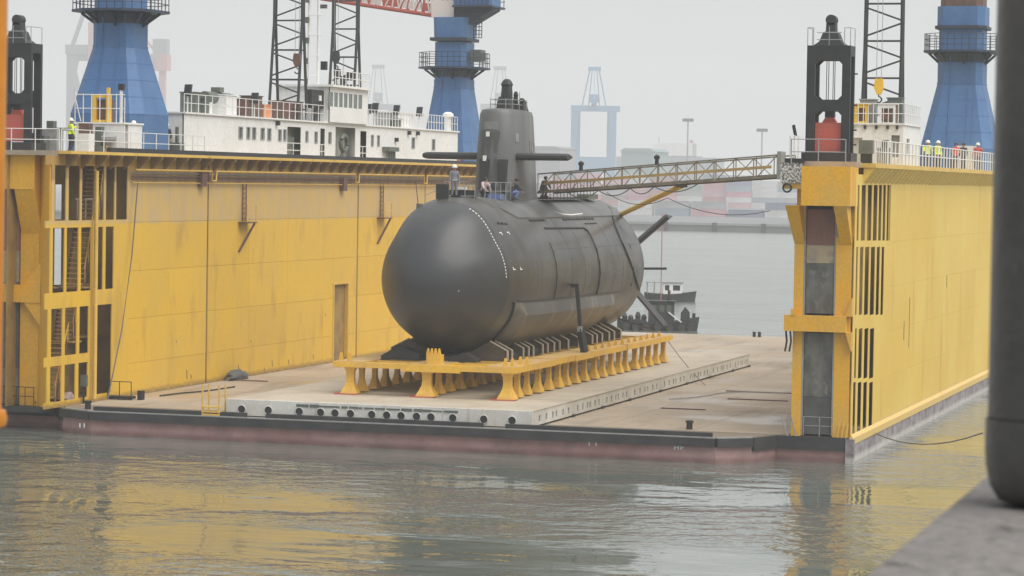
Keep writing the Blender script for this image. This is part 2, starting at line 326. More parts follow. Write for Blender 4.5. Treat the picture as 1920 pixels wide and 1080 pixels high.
# ================================================================== WATER, FAR SHORE
WZ = -1.2
def water_material():
    M = bpy.data.materials.new('harbour water'); M.use_nodes = True
    N = M.node_tree.nodes; L = M.node_tree.links; b = N['Principled BSDF']
    b.inputs['Base Color'].default_value = (0.125, 0.143, 0.125, 1); b.inputs['Roughness'].default_value = 0.05; b.inputs['IOR'].default_value = 1.8
    tc = N.new('ShaderNodeTexCoord')
    def nz(scale, rot, st, detail=3, rough=0.5):
        mp = N.new('ShaderNodeMapping'); mp.inputs['Scale'].default_value = st; mp.inputs['Rotation'].default_value = (0, 0, rot)
        L.new(tc.outputs['Object'], mp.inputs['Vector']); n = N.new('ShaderNodeTexNoise'); n.inputs['Scale'].default_value = scale
        n.inputs['Detail'].default_value = detail; n.inputs['Roughness'].default_value = rough
        L.new(mp.outputs['Vector'], n.inputs['Vector']); return n.outputs['Fac']
    rpos = 1
    swell = nz(0.30, -YAW, (0.55, 1.0, 1), 2)
    rip = nz(0.75, -YAW, (0.8, 1.0, 1), 3, 0.5)
    fine = nz(3.2, -YAW - 0.2, (0.8, 1.0, 1), 2)
    mask = nz(0.045, 0.4, (1, 1.6, 1), 3)
    mr = N.new('ShaderNodeMapRange'); mr.inputs['From Min'].default_value = 0.44; mr.inputs['From Max'].default_value = 0.56
    mr.inputs['To Min'].default_value = 0.12; mr.inputs['To Max'].default_value = 1.15; L.new(mask, mr.inputs['Value'])
    def mul(a, b_):
        x = N.new('ShaderNodeMath'); x.operation = 'MULTIPLY'; L.new(a, x.inputs[0])
        if isinstance(b_, float): x.inputs[1].default_value = b_
        else: L.new(b_, x.inputs[1])
        return x.outputs[0]
    def add(a, b_):
        x = N.new('ShaderNodeMath'); x.operation = 'ADD'; L.new(a, x.inputs[0]); L.new(b_, x.inputs[1]); return x.outputs[0]
    h = add(mul(swell, 0.09), mul(add(mul(rip, 0.17), mul(fine, 0.035)), mr.outputs[0]))
    # outside the sheltered basin the wind ruffles the surface: too fine to see, so it acts as roughness
    sp = N.new('ShaderNodeSeparateXYZ'); L.new(tc.outputs['Object'], sp.inputs[0])
    ro = N.new('ShaderNodeMapRange'); ro.inputs['From Min'].default_value = 170; ro.inputs['From Max'].default_value = 260
    ro.inputs['To Min'].default_value = 0.03; ro.inputs['To Max'].default_value = 0.2; L.new(sp.outputs['Y'], ro.inputs['Value']); L.new(ro.outputs[0], b.inputs['Roughness'])
    bp = N.new('ShaderNodeBump'); bp.inputs['Strength'].default_value = 1.0; bp.inputs['Distance'].default_value = 1.0
    L.new(h, bp.inputs['Height']); L.new(bp.outputs['Normal'], b.inputs['Normal'])
    return M
wm = MB()
nx, ny = 12, 12
xs = np.linspace(-3000, 3000, nx + 1); ys = np.linspace(-400, 4000, ny + 1)
for i in range(nx):
    for j in range(ny):
        wm.add([(xs[i], ys[j], WZ), (xs[i + 1], ys[j], WZ), (xs[i + 1], ys[j + 1], WZ), (xs[i], ys[j + 1], WZ)], [(0, 1, 2, 3)])
w = wm.build('water', water_material(), kind='structure')

fq = MB(); fq.box(-2700, 1400, 762, 2850, -3, 1.0)
fq = fq.build('far_quay', FARQ, kind='structure')
fe = MB()
for k in range(60): 
    x0 = -760 + k * 14.0
    fe.box(x0, x0 + 1.2, 761.2, 762.02, -1.1, 1.3)
fe.build('quay_fender', RUBBER, fq)
MB().box(-2600, 1400, 761.6, 762.6, 0.55, 1.25).build('quay_coping', GREYM, fq)

# ================================================================== FLOATING DOCK PONTOON
dock = thing('dock_pontoon', 'low red and black pontoon of the floating dock with a tan deck', 'floating dock', (-45, 128, 0))
plan = [(-69.5, 131.2), (-64.3, 131.2), (-63.1, 129.3), (-61.0, 128.2), (-28.6, 128.2), (-27.1, 129.3), (-26.3, 131.2), (-22.75, 131.2), (-22.75, 217), (-69.5, 217)]
MB().prism(plan, 'z', -3.2, -0.06).build('hull', PURPLE, dock)
inset = [(-69.3, 131.4), (-64.2, 131.4), (-63.0, 129.5), (-60.9, 128.4), (-28.7, 128.4), (-27.2, 129.5), (-26.4, 131.4), (-22.95, 131.4), (-22.95, 216.8), (-69.3, 216.8)]
MB().prism(inset, 'z', -0.058, 0.0).build('deck', DECKJ, dock)
def wet(M, a, b, scale):
    N = M.node_tree.nodes; L = M.node_tree.links; tc = N.new('ShaderNodeTexCoord'); n = N.new('ShaderNodeTexNoise'); n.inputs['Scale'].default_value = scale; n.inputs['Detail'].default_value = 4
    L.new(tc.outputs['Object'], n.inputs['Vector']); r = N.new('ShaderNodeMapRange'); r.inputs['From Min'].default_value = 0.45; r.inputs['From Max'].default_value = 0.62; r.inputs['To Min'].default_value = a; r.inputs['To Max'].default_value = b
    L.new(n.outputs['Fac'], r.inputs['Value']); L.new(r.outputs[0], N['Principled BSDF'].inputs['Roughness'])
wet(DECK, 0.85, 0.3, 0.14)
wet(SUB, 0.32, 0.42, 0.5)
def deck_plates():
    xs_ = np.linspace(-63.4, -25.8, 9); y_ = 131.6; k = 0
    while y_ < 216:
        y2 = min(y_ + 6.1, 216.7)
        for i in range(8):
            if not (-53.4 < (xs_[i] + xs_[i + 1]) / 2 < -39.5 and y_ > 132 and y2 < 178):
                MB().box(xs_[i] + 0.02, xs_[i + 1] - 0.02, y_ + 0.02, y2 - 0.02, 0.0006, 0.003 + 0.0006 * (k % 3)).build('deck_plate', DECK, dock); k += 1
        y_ = y2
deck_plates()
def strip(pts, z0, z1, d):
    b = MB()
    for (x0, y0), (x1, y1) in zip(pts[:-1], pts[1:]):
        n = Vector((y1 - y0, -(x1 - x0), 0)).normalized()
        p = [(x0 + n.x * 0.003, y0 + n.y * 0.003), (x1 + n.x * 0.003, y1 + n.y * 0.003), (x1 + n.x * d, y1 + n.y * d), (x0 + n.x * d, y0 + n.y * d)]
        b.prism(p, 'z', z0, z1)
    return b
strip(plan[2:6], -0.42, -0.03, 0.22).build('fender', RUBBER, dock)
strip(plan[2:6], -0.012, 0.04, 0.12).build('fender_cap', GREYM, dock)
strip(plan[5:8], -0.62, -0.01, 0.16).build('fender', RUBBER, dock)
strip(plan[0:3], -0.62, -0.01, 0.16).build('fender', RUBBER, dock)
for pa, pb in (((-61.0, -52.6)), ((-51.6, -40.2)), ((-39.1, -28.8))):
    MB().prism([(pa, 128.42), (pb, 128.42), (pb - 0.1, 128.75), (pa + 0.1, 128.75)], 'z', 0.003, 0.22).build('fender_sill', RUBBER, dock)
MB().box(-22.745, -22.62, 131.2, 217, -1.9, -0.33).build('side_belt', GREYSIDE, dock)
MB().box(-22.9, -22.5, 131.0, 131.35, -1.9, -0.05).build('corner_post', GREYSIDE, dock)
for px, py in ((160, 768), (1290, 806)):
    p = onz(px, py, 0.0); MB().lathe([(0.16, 0.0), (0.15, 0.3), (0.2, 0.34), (0.2, 0.42), (0.12, 0.45)], (p[0], p[1] + 0.3, 0), 12).build('bollard', BLACK, dock, smooth=40)
for px in (1425, 1436):
    p = onz(px, 629, 0); MB().lathe([(0.14, 0), (0.12, 0.3), (0.18, 0.34), (0.1, 0.42)], (p[0], 215.5, 0), 10).build('bollard', BLACK, dock, smooth=40)
for px, py, wd in ((1280, 768, 2.4), (1420, 751, 3.4), (1440, 737, 5.0), (470, 715, 2.0)):   # loose dunnage planks on the deck
    p = onz(px, py, 0); MB().box(p[0] - wd / 2, p[0] + wd / 2, p[1], p[1] + 0.25, 0.004, 0.06).build('deck_rail', BROWN, dock)
# white draught marks on the pontoon front
dm = MB()
for px, py, ch in ((1265, 838, 'h'), (1272, 838, 'i'), (1277, 838, 'm'), (150, 797, 'i'), (158, 797, 'i'), (1105, 826, 'i'), (1118, 826, 'i')):
    p = ony(px, py, 128.19); zz = min(p[2], -0.5) if px != 1 else p[2]
    dm.box(p[0] - 0.03, p[0] + 0.03, 128.17, 128.196, zz - 0.12, zz + 0.1)
    if ch in 'hm': dm.box(p[0] + 0.031, p[0] + 0.14, 128.17, 128.196, zz - 0.04, zz + 0.01)
dm.build('draught_mark', WHITEM, dock)

# ================================================================== WING WALLS
XL, XLO = -63.5, -69.0          # left wall inner and outer faces
XR, XRI = -22.7, -25.7          # right wall outer and inner faces
TOP = 13.2
# ---------------- left
LW = thing('dock_wing_wall', 'long yellow wing wall of the floating dock behind the submarine', 'dock wall', (-66.2, 167, 0))
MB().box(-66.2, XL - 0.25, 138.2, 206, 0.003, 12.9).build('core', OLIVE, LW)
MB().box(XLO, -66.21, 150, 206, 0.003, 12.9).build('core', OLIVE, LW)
for yy in (131.6, 138.5, 146): MB().box(XLO, XLO + 0.3, yy, yy + 0.3, 0.003, 12.95).build('column', OLIVE, LW)
ya = 138.0
seam1, seam2 = onx(389, 500, XL)[1], onx(670, 500, XL)[1]
dy0, dy1 = onx(625, 600, XL)[1], onx(651, 600, XL)[1]
dz1 = onx(638, 533, XL)[2]
panels = [(ya, seam1 - 0.12, []), (seam1 + 0.12, seam2 - 0.12, [(dy0, dy1, 0.0, dz1)]), (seam2 + 0.12, 187.9, []), (188.1, 206, [])]
zrow = [0.004, 1.75, 4.2, 6.8, 9.45, 11.6, 12.95]
prnd = random.Random(3)
for y0, y1, hl in panels:
    nc = max(1, round((y1 - y0) / 6.4))
    for c in range(nc):
        a, b = y0 + (y1 - y0) * c / nc + (0.008 if c else 0), y0 + (y1 - y0) * (c + 1) / nc - (0.008 if c < nc - 1 else 0)
        for r in range(6):
            off = prnd.uniform(-0.008, 0.0)
            MB().perf('x', XL - 0.2, XL + off, a, b, zrow[r] + 0.006, zrow[r + 1] - 0.006, [h for h in hl if h[0] < b and h[1] > a and h[3] > zrow[r]]).build('wall_panel', Y_WALL, LW)
for px, py, hh in ((350, 702, 0.55), (358, 706, 0.25), (447, 690, 0.4), (495, 692, 0.25), (510, 681, 0.45), (541, 678, 0.3), (587, 669, 0.35), (612, 681, 0.25), (610, 590, 0.2), (330, 640, 0.2), (470, 640, 0.2)):
    p = onx(px, py, XL); MB().prism([(p[1] - 0.04, p[2] + hh / 2), (p[1] + 0.05, p[2] + hh / 2 - 0.05), (p[1] + 0.09, p[2] - hh / 2), (p[1] + 0.02, p[2] - hh / 2)], 'x', XL + 0.002, XL + 0.006).build('scuff_mark', BROWN, LW)
for sy in (seam1, seam2, 188.0):
    MB().box(XL - 0.2, XL - 0.06, sy - 0.115, sy + 0.115, 0.005, 12.9).build('seam_channel', BROWN, LW)
# doorway recess
dr = MB(); dr.box(XL - 0.249, XL - 0.21, dy0 - 0.1, dy1 + 0.1, 0.004, dz1 + 0.1)
dr = dr.build('door', OLIVE, LW)
MB().perf('x', XL + 0.002, XL + 0.06, dy0 - 0.12, dy1 + 0.12, 0.006, dz1 + 0.12, [(dy0, dy1, 0.0, dz1)]).build('door_frame', Y_PALE, LW)
# walkway flange with coaming and brackets
MB().box(XL + 0.002, XL + 0.75, 129.2, 206, 13.04, 13.2).build('walkway', Y_PALE, LW)
MB().box(XLO, XL, 128.6, 206, 12.951, 13.2).build('top_deck', DECK, LW)
MB().box(XL + 0.45, XL + 0.72, 134.0, 206, 13.203, 13.44).build('coaming', BLACK, LW)
GRIME_SHADE = mat('grimy shaded bracket', (0.34, 0.22, 0.09), 0.7, col2=(0.2, 0.13, 0.07), nscale=0.8)  # grimy brown, with the dark shadow under the flange put into the colour
bm_ = MB().prism([(0, 0), (0.72, 0), (0.72, -0.12), (0.0, -0.75)], 'y', -0.05, 0.05).mesh('bracket', GRIME_SHADE)
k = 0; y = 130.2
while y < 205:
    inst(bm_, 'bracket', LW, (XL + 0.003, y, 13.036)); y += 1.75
# pipes with expansion loops below the walkway
pz = 12.30; pts = [(XL + 0.35, 138, pz)]
for sy in (seam1, seam2 - 1.2, 187.0):
    pts += [(XL + 0.35, sy - 0.35, pz), (XL + 0.35, sy - 0.3, pz - 0.55), (XL + 0.35, sy + 0.3, pz - 0.55), (XL + 0.35, sy + 0.35, pz)]
pts.append((XL + 0.35, 205.5, pz))
MB().path(pts, 0.055, 8).build('pipe', Y_PALE, LW, smooth=60)
for zz, r, mt in ((11.95, 0.05, BROWN), (11.78, 0.035, BROWN), (12.12, 0.04, GREYM), (11.6, 0.03, Y_PALE)):
    MB().tube((XL + 0.16, 138, zz), (XL + 0.16, 205.5, zz), r, 8).build('pipe', mt, LW, smooth=60)
# small access platforms with a slanting strut
for px, py in ((456, 390), (714, 385)):
    p = onx(px, py, XL); a = MB(); yy, zz = p[1], p[2] - 0.9
    a.box(XL + 0.004, XL + 0.6, yy - 0.75, yy + 0.75, zz, zz + 0.08)
    pl = a.build('access_platform', BROWN, LW)
    a = MB()
    for s_ in (-0.7, 0.7): a.beam((XL + 0.55, yy + s_, zz), (XL + 0.55, yy + s_, zz + 1.1), 0.05)
    for h_ in (0.55, 1.1): a.beam((XL + 0.55, yy - 0.7, zz + h_), (XL + 0.55, yy + 0.7, zz + h_), 0.05)
    a.build('rail', Y_PALE, pl)
    MB().beam((XL + 0.05, yy - 0.7, zz - 1.7), (XL + 0.5, yy + 0.6, zz - 0.02), 0.1).build('strut', BROWN, pl)
    a = MB()
    for h_ in range(7): a.beam((XL + 0.08, yy - 0.25, zz + 0.3 + h_ * 0.3), (XL + 0.08, yy + 0.25, zz + 0.3 + h_ * 0.3), 0.05)
    a.beam((XL + 0.08, yy - 0.27, zz + 0.1), (XL + 0.08, yy - 0.27, zz + 2.4), 0.05); a.beam((XL + 0.08, yy + 0.27, zz + 0.1), (XL + 0.08, yy + 0.27, zz + 2.4), 0.05)
    a.build('ladder', BROWN, pl)
for px, py in ((375, 335), (640, 345)):
    p = onx(px, py, XL); MB().box(XL + 0.02, XL + 0.3, p[1] - 0.35, p[1] + 0.35, p[2] - 0.45, p[2] + 0.4).build('junction_box', BROWN, LW)
# open stair bay at the near end
def yx(px, py): return onx(px, py, XL)[1]
def zx(px, py): return onx(px, py, XL)[2]
rows = [([(85, 97), (103, 124), (129, 150), (154, 177), (181, 195), (199, 215), (218, 239)], 311, 413),
        ([(80, 94), (99, 121), (125, 147), (152, 171), (178, 193), (198, 213)], 426, 545),
        ([(75, 90), (96, 117), (122, 144), (149, 166), (174, 209)], 574, 662),
        ([(73, 88), (94, 115), (121, 141), (147, 164), (174, 209)], 679, 758)]
holes = []; LOWZ = 0.3
for cols, t, bt in rows:
    z1, z0 = zx(160, t), zx(160, bt)
    for a_, b_ in cols:
        if a_ == 174: 
            if t == 574: holes.append((yx(a_, 640), yx(b_, 640), 0.35, z1))
            continue
        holes.append((yx(a_, (t + bt) / 2), yx(b_, (t + bt) / 2), z0 if bt < 750 else LOWZ, z1))
y_near = 127.6 + 0.9
fr = MB().perf('x', XL - 0.06, XL, y_near - 0.6, 138.0 - 0.003, 0.004, 12.95, holes)
fr = fr.build('stair_bay_frame', Y_WALL, LW)
# vertical pipe standing proud of the bay
yp = yx(171, 560); MB().tube((XL + 0.25, yp, 0.2), (XL + 0.25, yp, 12.2), 0.11, 10).build('standpipe', Y_PALE, LW, smooth=50)
# inside of the bay
XBK = XL - 2.6
def yb_(px, py): return float(onx(px, py, XBK)[1])
def zb_(px, py): return float(onx(px, py, XBK)[2])
bk = MB().perf('x', XBK - 0.05, XBK, 128.8, 138.19, 0.004, 12.95, [(yb_(104, 345), yb_(117, 345), zb_(110, 412), zb_(110, 346)), (yb_(102, 480), yb_(116, 480), zb_(110, 540), zb_(110, 428))])
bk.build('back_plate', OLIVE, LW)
lev = [0.1, 3.3, 6.1, 9.6, 12.6]
def stair_y(z): return 129.9 + 5.9 * z / 12.4
for z in lev[1:4]:
    MB().box(XBK + 0.01, XL - 0.07, stair_y(z) - 0.2, stair_y(z) + 0.9, z - 0.08, z).build('landing', OLIVE, LW)
    MB().box(XBK + 0.01, XBK + 0.9, 131, 138.1, z - 0.08, z).build('landing', OLIVE, LW)
tread = MB().box(-0.5, 0.5, -0.13, 0.13, -0.025, 0.025).mesh('tread', Y_TOP)
lane = XL - 0.95
for i in range(4):
    z0, z1 = lev[i], lev[i + 1]; ya_, yb2 = stair_y(z0) + (0.5 if i else 0), stair_y(z1)
    f = MB().beam((lane + 0.53, ya_, z0), (lane + 0.53, yb2, z1), 0.05, 0.22).build('stair_flight', BROWN, LW)
    MB().beam((lane - 0.53, ya_, z0), (lane - 0.53, yb2, z1), 0.05, 0.22).build('stringer', BROWN, f)
    hr = MB(); hr.beam((lane + 0.55, ya_, z0 + 0.95), (lane + 0.55, yb2, z1 + 0.95), 0.05)
    for q in (0.05, 0.35, 0.65, 0.95):
        yy = ya_ + (yb2 - ya_) * q; zz = z0 + (z1 - z0) * q; hr.beam((lane + 0.55, yy, zz), (lane + 0.55, yy, zz + 0.95), 0.04)
    hr.build('handrail', Y_PALE, f)
    for q in range(13):
        t_ = (q + 0.5) / 13; inst(tread, 'tread', f, (lane, ya_ + (yb2 - ya_) * t_, z0 + (z1 - z0) * t_))
for yy in (135.0, 136.0, 136.9):
    MB().box(XL - 1.7, XL - 1.66, yy, yy + 0.06, 9.6, 10.7).build('landing_rail', RAILW, LW)
MB().box(XL - 1.7, XL - 1.66, 134.8, 137.8, 10.66, 10.72).build('landing_rail', RAILW, LW)
# near end of the left wall: guide recess between cheeks, corbel and collar
def xe(px, y): return float(ony(px, 500, y)[0])
def ze(px, py, y): return float(ony(px, py, y)[2])
def end_face(W, xa, xb, xc0, xc1, yb, zc):
    """xa..xb cheeks extent, xc0..xc1 guide channel, yb = face of cheeks"""
    MB().box(xa, xc0, yb, yb + zc[0], 0.004, zc[2]).build('cheek', Y_END, W)
    MB().box(xc1, xb, yb, yb + zc[0], 0.004, zc[2]).build('cheek', Y_END, W)
    MB().box(xc0 + 0.002, xc1 - 0.002, yb + 0.62, yb + 0.89, 0.004, 12.4).build('recess_back', BLACK, W)
XA, XB = -68.7, -64.85
c0, c1 = -67.6, -65.9
YB = 129.9
end_face(LW, XA, XB, c0, c1, YB, (0.2, 0, 9.4))
MB().prism([(XL - 0.065, 128.45), (XL - 0.065, 128.6), (XB + 0.02, 130.02), (XB + 0.002, 129.88)], 'z', 0.004, 12.9).build('corner_plate', Y_END, LW)
for z0, z1, mt in ((10.2, 12.2, PADR), (8.0, 10.195, PADR), (6.4, 7.995, PADT), (5.6, 6.395, PADG), (1.9, 5.595, PADK), (0.05, 1.895, PADG)):
    MB().box(c0 + 0.06, c1 - 0.06, YB - 0.06, YB + 0.6, z0, z1).build('guide_pad', mt, LW)
MB().box(XA - 0.1, XB + 0.15, YB - 0.9, YB - 0.003, 11.2, 13.0).build('corbel', Y_END, LW)
for xa, xb in ((XA - 0.1, c0 - 0.05), (c1 + 0.05, XB + 0.15)):
    MB().prism([(YB - 0.88, 11.197), (YB - 0.003, 11.197), (YB - 0.003, 8.9)], 'x', xa, xb).build('corbel_wedge', Y_END, LW)
MB().box(XA - 0.2, XB + 0.25, YB - 0.35, YB - 0.004, 5.35, 6.25).build('collar_beam', Y_END, LW)
for s_ in (1, -1):
    zb = 6.25 if s_ > 0 else 5.35
    MB().prism([(XB + 0.24, zb), (XB - 0.7, zb), (XB + 0.24, zb + 1.2 * s_)], 'y', YB - 0.3, YB - 0.008).build('gusset', Y_END, LW)

# ---------------- right
RW = thing('dock_wing_wall', 'tall yellow end of the wing wall nearest the dark post', 'dock wall', (-24.2, 165, 0))
def yr(px, py): return float(onx(px, py, XR)[1])
def zr(px, py): return float(onx(px, py, XR)[2])
rr = [([(1607, 1611), (1615, 1623), (1626.5, 1634.5), (1637.5, 1645), (1647.5, 1653), (1655.5, 1660.5), (1663, 1670)], 347, 451),
      ([(1604.5, 1608), (1611.5, 1618), (1621, 1629), (1632, 1640), (1643, 1649), (1652, 1657)], 463, 590),
      ([(1602.5, 1606), (1609.5, 1616.5), (1620, 1627.5), (1630.5, 1638.5)], 616, 709),
      ([(1599, 1604), (1607.5, 1614.5), (1618, 1625), (1629, 1636)], 717, 816)]
rh = []
for cols, t, bt in rr:
    for a_, b_ in cols:
        mid = (a_ + b_) / 2
        rh.append((yr(a_, (t + bt) / 2), yr(b_, (t + bt) / 2), max(zr(mid, bt), 0.12), zr(mid, t)))
ybay = 141.8
MB().perf('x', XR - 0.03, XR, 131.3, ybay, -0.3, 12.6, rh).build('louvre_plate', Y_OUT, RW)
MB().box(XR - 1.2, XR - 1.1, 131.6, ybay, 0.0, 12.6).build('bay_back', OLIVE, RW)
yy = ybay + 0.012
for y1 in (148.6, 155.2, 162.0, 169.0, 176.0, 183.0, 190.0, 198.0, 206.0):
    zz_ = [-0.3, 2.3, 4.6, 6.9, 9.2, 12.6]
    for z0, z1 in zip(zz_[:-1], zz_[1:]):
        MB().box(XR - 0.12, XR - prnd.uniform(0, 0.006), yy, y1, z0 + 0.003, z1 - 0.003).build('wall_panel', Y_OUT, RW)
    yy = y1 + 0.008
MB().box(XRI, XR - 1.22, 132.3, 206, 0.003, 12.9).build('core', Y_OUT, RW)
MB().box(XR - 1.3, XR - 0.13, 142, 206, 0.003, 12.55).build('core', OLIVE, RW)
MB().prism([(XR - 0.1, 0.0), (XR + 0.003, 0.15), (XR + 0.12, -0.02), (XR + 0.12, -0.33), (XR - 0.1, -0.33)], 'y', 131.32, 206).build('rubbing_strake', Y_OUT, RW)
MB().box(XR - 3.0, XR + 0.6, 133.3, 206, 12.93, 13.15).build('walkway', Y_PALE, RW)
MB().box(XRI, XR - 0.1, 131.9, 133.29, 12.93, 13.2).build('top_deck', DECK, RW)
MB().prism([(XR + 0.003, 12.2), (XR + 0.57, 12.925), (XR + 0.003, 12.925)], 'y', 133.35, 205.9).build('haunch', Y_OUT, RW)
bk2 = MB().prism([(0, -0.78), (0.6, 0), (0.5, 0), (0, -0.6)], 'y', -0.05, 0.05).mesh('bracket', Y_OUT)
y = 134.2
while y < 205:
    inst(bk2, 'bracket', RW, (XR + 0.004, y, 12.922)); y += 1.3
# end face
YB = 131.2
XA, XB = xe(1489, YB), XR - 0.122
c0, c1 = xe(1507, YB), xe(1567, YB)
end_face(RW, XA, XB, c0, c1, YB, (0.9, 0, 9.6))
MB().box(XRI + 0.01, XR - 0.125, 132.11, 132.29, 0.004, 12.9).build('end_plate', Y_END, RW)
for py0, py1, mt in ((393, 459.5, PADR), (460, 493.5, PADT), (494, 588, PADG), (625, 744.5, PADG), (745, 815, PADK)):
    MB().box(c0 + 0.1, c1 - 0.1, YB + 0.12, YB + 0.6, max(ze(1535, py1, YB), 0.02), ze(1535, py0, YB)).build('guide_pad', mt, RW)
for xg in (c0 + 0.04, c1 - 0.04): MB().box(xg - 0.03, xg + 0.03, YB + 0.02, YB + 0.6, 0.05, 11.2).build('guide_rail', GREYM, RW)
zt, zm, zb = ze(1550, 312, 130), ze(1550, 386, 130), ze(1550, 457, 130.5)
MB().box(xe(1500, 130), xe(1592, 130), 129.9, YB - 0.003, zm, zt).build('corbel', Y_END, RW)
MB().box(xe(1502, 130) + 0.1, XB + 0.1, YB, YB + 0.88, zm, 12.92).build('corbel_back', Y_END, RW)
for xa, xb, xa2, xb2 in ((xe(1478, 131), xe(1503, 131), xe(1487, 131), xe(1506, 131)), (xe(1568, 131), xe(1592, 131), xe(1573, 131), XB)):
    MB().loft([[(xa, 129.92, zm - 0.002), (xb, 129.92, zm - 0.002), (xb, YB - 0.004, zm - 0.002), (xa, YB - 0.004, zm - 0.002)],
               [(xa2, YB - 0.05, zb), (xb2, YB - 0.05, zb), (xb2, YB - 0.004, zb), (xa2, YB - 0.004, zb)]]).build('corbel_wedge', Y_END, RW)
zc0, zc1 = ze(1530, 622, 130.8), ze(1530, 592, 130.8)
MB().box(xe(1472, 130.8), xe(1588, 130.8), 130.75, YB - 0.004, zc0, zc1).build('collar_beam', Y_END, RW)
MB().box(xe(1485, 130.8), xe(1493, 130.8), 130.7, 130.95, zc1 + 0.002, zc1 + 0.3).build('lug', Y_END, RW)
for s_, z_ in ((1, zc1), (-1, zc0)):
    MB().prism([(xe(1588, 131), z_), (xe(1590, 131) + 0.25, z_ + 0.9 * s_), (xe(1590, 131) + 0.25, z_), ], 'y', 130.85, YB - 0.006).build('gusset', Y_END, RW)
a = MB()
for px in (1476, 1484): a.path([(xe(px, 131), 131.0, zc0 - 0.02), (xe(px, 131) + 0.05, 131.0, zc0 - 0.5), (xe(px, 131) - 0.03, 131.0, zc0 - 1.0)], 0.05, 5)
a.build('chain', BLACK, RW)
a = MB()
for px in (1480, 1510, 1540, 1570, 1592): a.tube((xe(px, 131), 131.32, 0.0), (xe(px, 131), 131.32 - 0.0, 0.95), 0.025, 6)
for h_ in (0.5, 0.93): a.tube((xe(1480, 131), 131.32, h_), (xe(1592, 131), 131.32, h_), 0.02, 6)
for px in (1483, 1500): a.beam((xe(px, 131), 130.98 - 0.0, 0.0), (xe(px - 12, 131), 131.1, 0.9), 0.05)
ob = a.build('foot_rail', GREYM, RW)
a = MB()
for px in (1576, 1584, 1592): a.beam((xe(px, 131), 131.05, 0.0), (xe(px + 4, 131), 131.1, 0.7), 0.05)
a.build('rusty_lashing', Y_PALE, RW)
a = MB()
for sy, z0, z1 in ((148.9, 3.4, 6.1), (147.1, 3.9, 4.9), (163, 6.2, 6.9)):
    a.box(XR + 0.002, XR + 0.012, sy - 0.05, sy + 0.05, z0, z1)
a.build('rust_drip', BROWN, RW)

# ================================================================== GUARD RAILS ON THE WALL TOPS
def rail_run(name, label, p0, p1, z, h, gap, material, rails=(0.5, 1.0), r=0.028, bars=None, group=None, close_bars=0.0):
    t = thing(name, label, 'railing', p0 + (z,), group)
    d = Vector((p1[0] - p0[0], p1[1] - p0[1], 0)); n = max(1, round(d.length / gap))
    me = MB().tube((0, 0, 0), (0, 0, h), r, 6).mesh('post', material, smooth=60)
    for i in range(n + 1):
        q = i / n; inst(me, 'post', t, (p0[0] + d.x * q, p0[1] + d.y * q, z))
    for f in rails:
        MB().tube((p0[0], p0[1], z + h * f), (p1[0], p1[1], z + h * f), r * 0.9, 6).build('rail', material, t, smooth=60)
    if close_bars:
        a = MB(); nn = int(d.length / close_bars)
        for i in range(nn):
            q = (i + 0.5) / nn; a.tube((p0[0] + d.x * q, p0[1] + d.y * q, z), (p0[0] + d.x * q, p0[1] + d.y * q, z + h), r * 0.75, 5)
        ob = a.build('baluster', material, t, kind='stuff')
    return t
rail_run('guard_rail', 'white guard rail along the top edge of the left yellow wall', (-63.1, 128.8), (-63.1, 147.2), 13.2, 1.1, 1.6, RAILW)
rail_run('guard_rail', 'short white guard rail across the near end of left wall top', (-68.6, 128.75), (-63.2, 128.75), 13.2, 1.1, 1.35, RAILW)
rail_run('guard_rail', 'grey pipe guard rail below the red weight on the right wall', (-25.6, 130.0), (-23.0, 130.0), 13.02, 1.2, 1.28, GREYM)
rail_run('guard_rail', 'white guard rail with close bars along the right wall top', (XR + 0.5, 137.5), (XR + 0.5, 200), 13.15, 1.12, 1.15, RAILW, r=0.036)
rail_run('guard_rail', 'short white guard rail beside the black frame on the right wall', (XR + 0.5, 133.5), (XR + 0.5, 137.3), 13.15, 1.12, 0.6, RAILW)

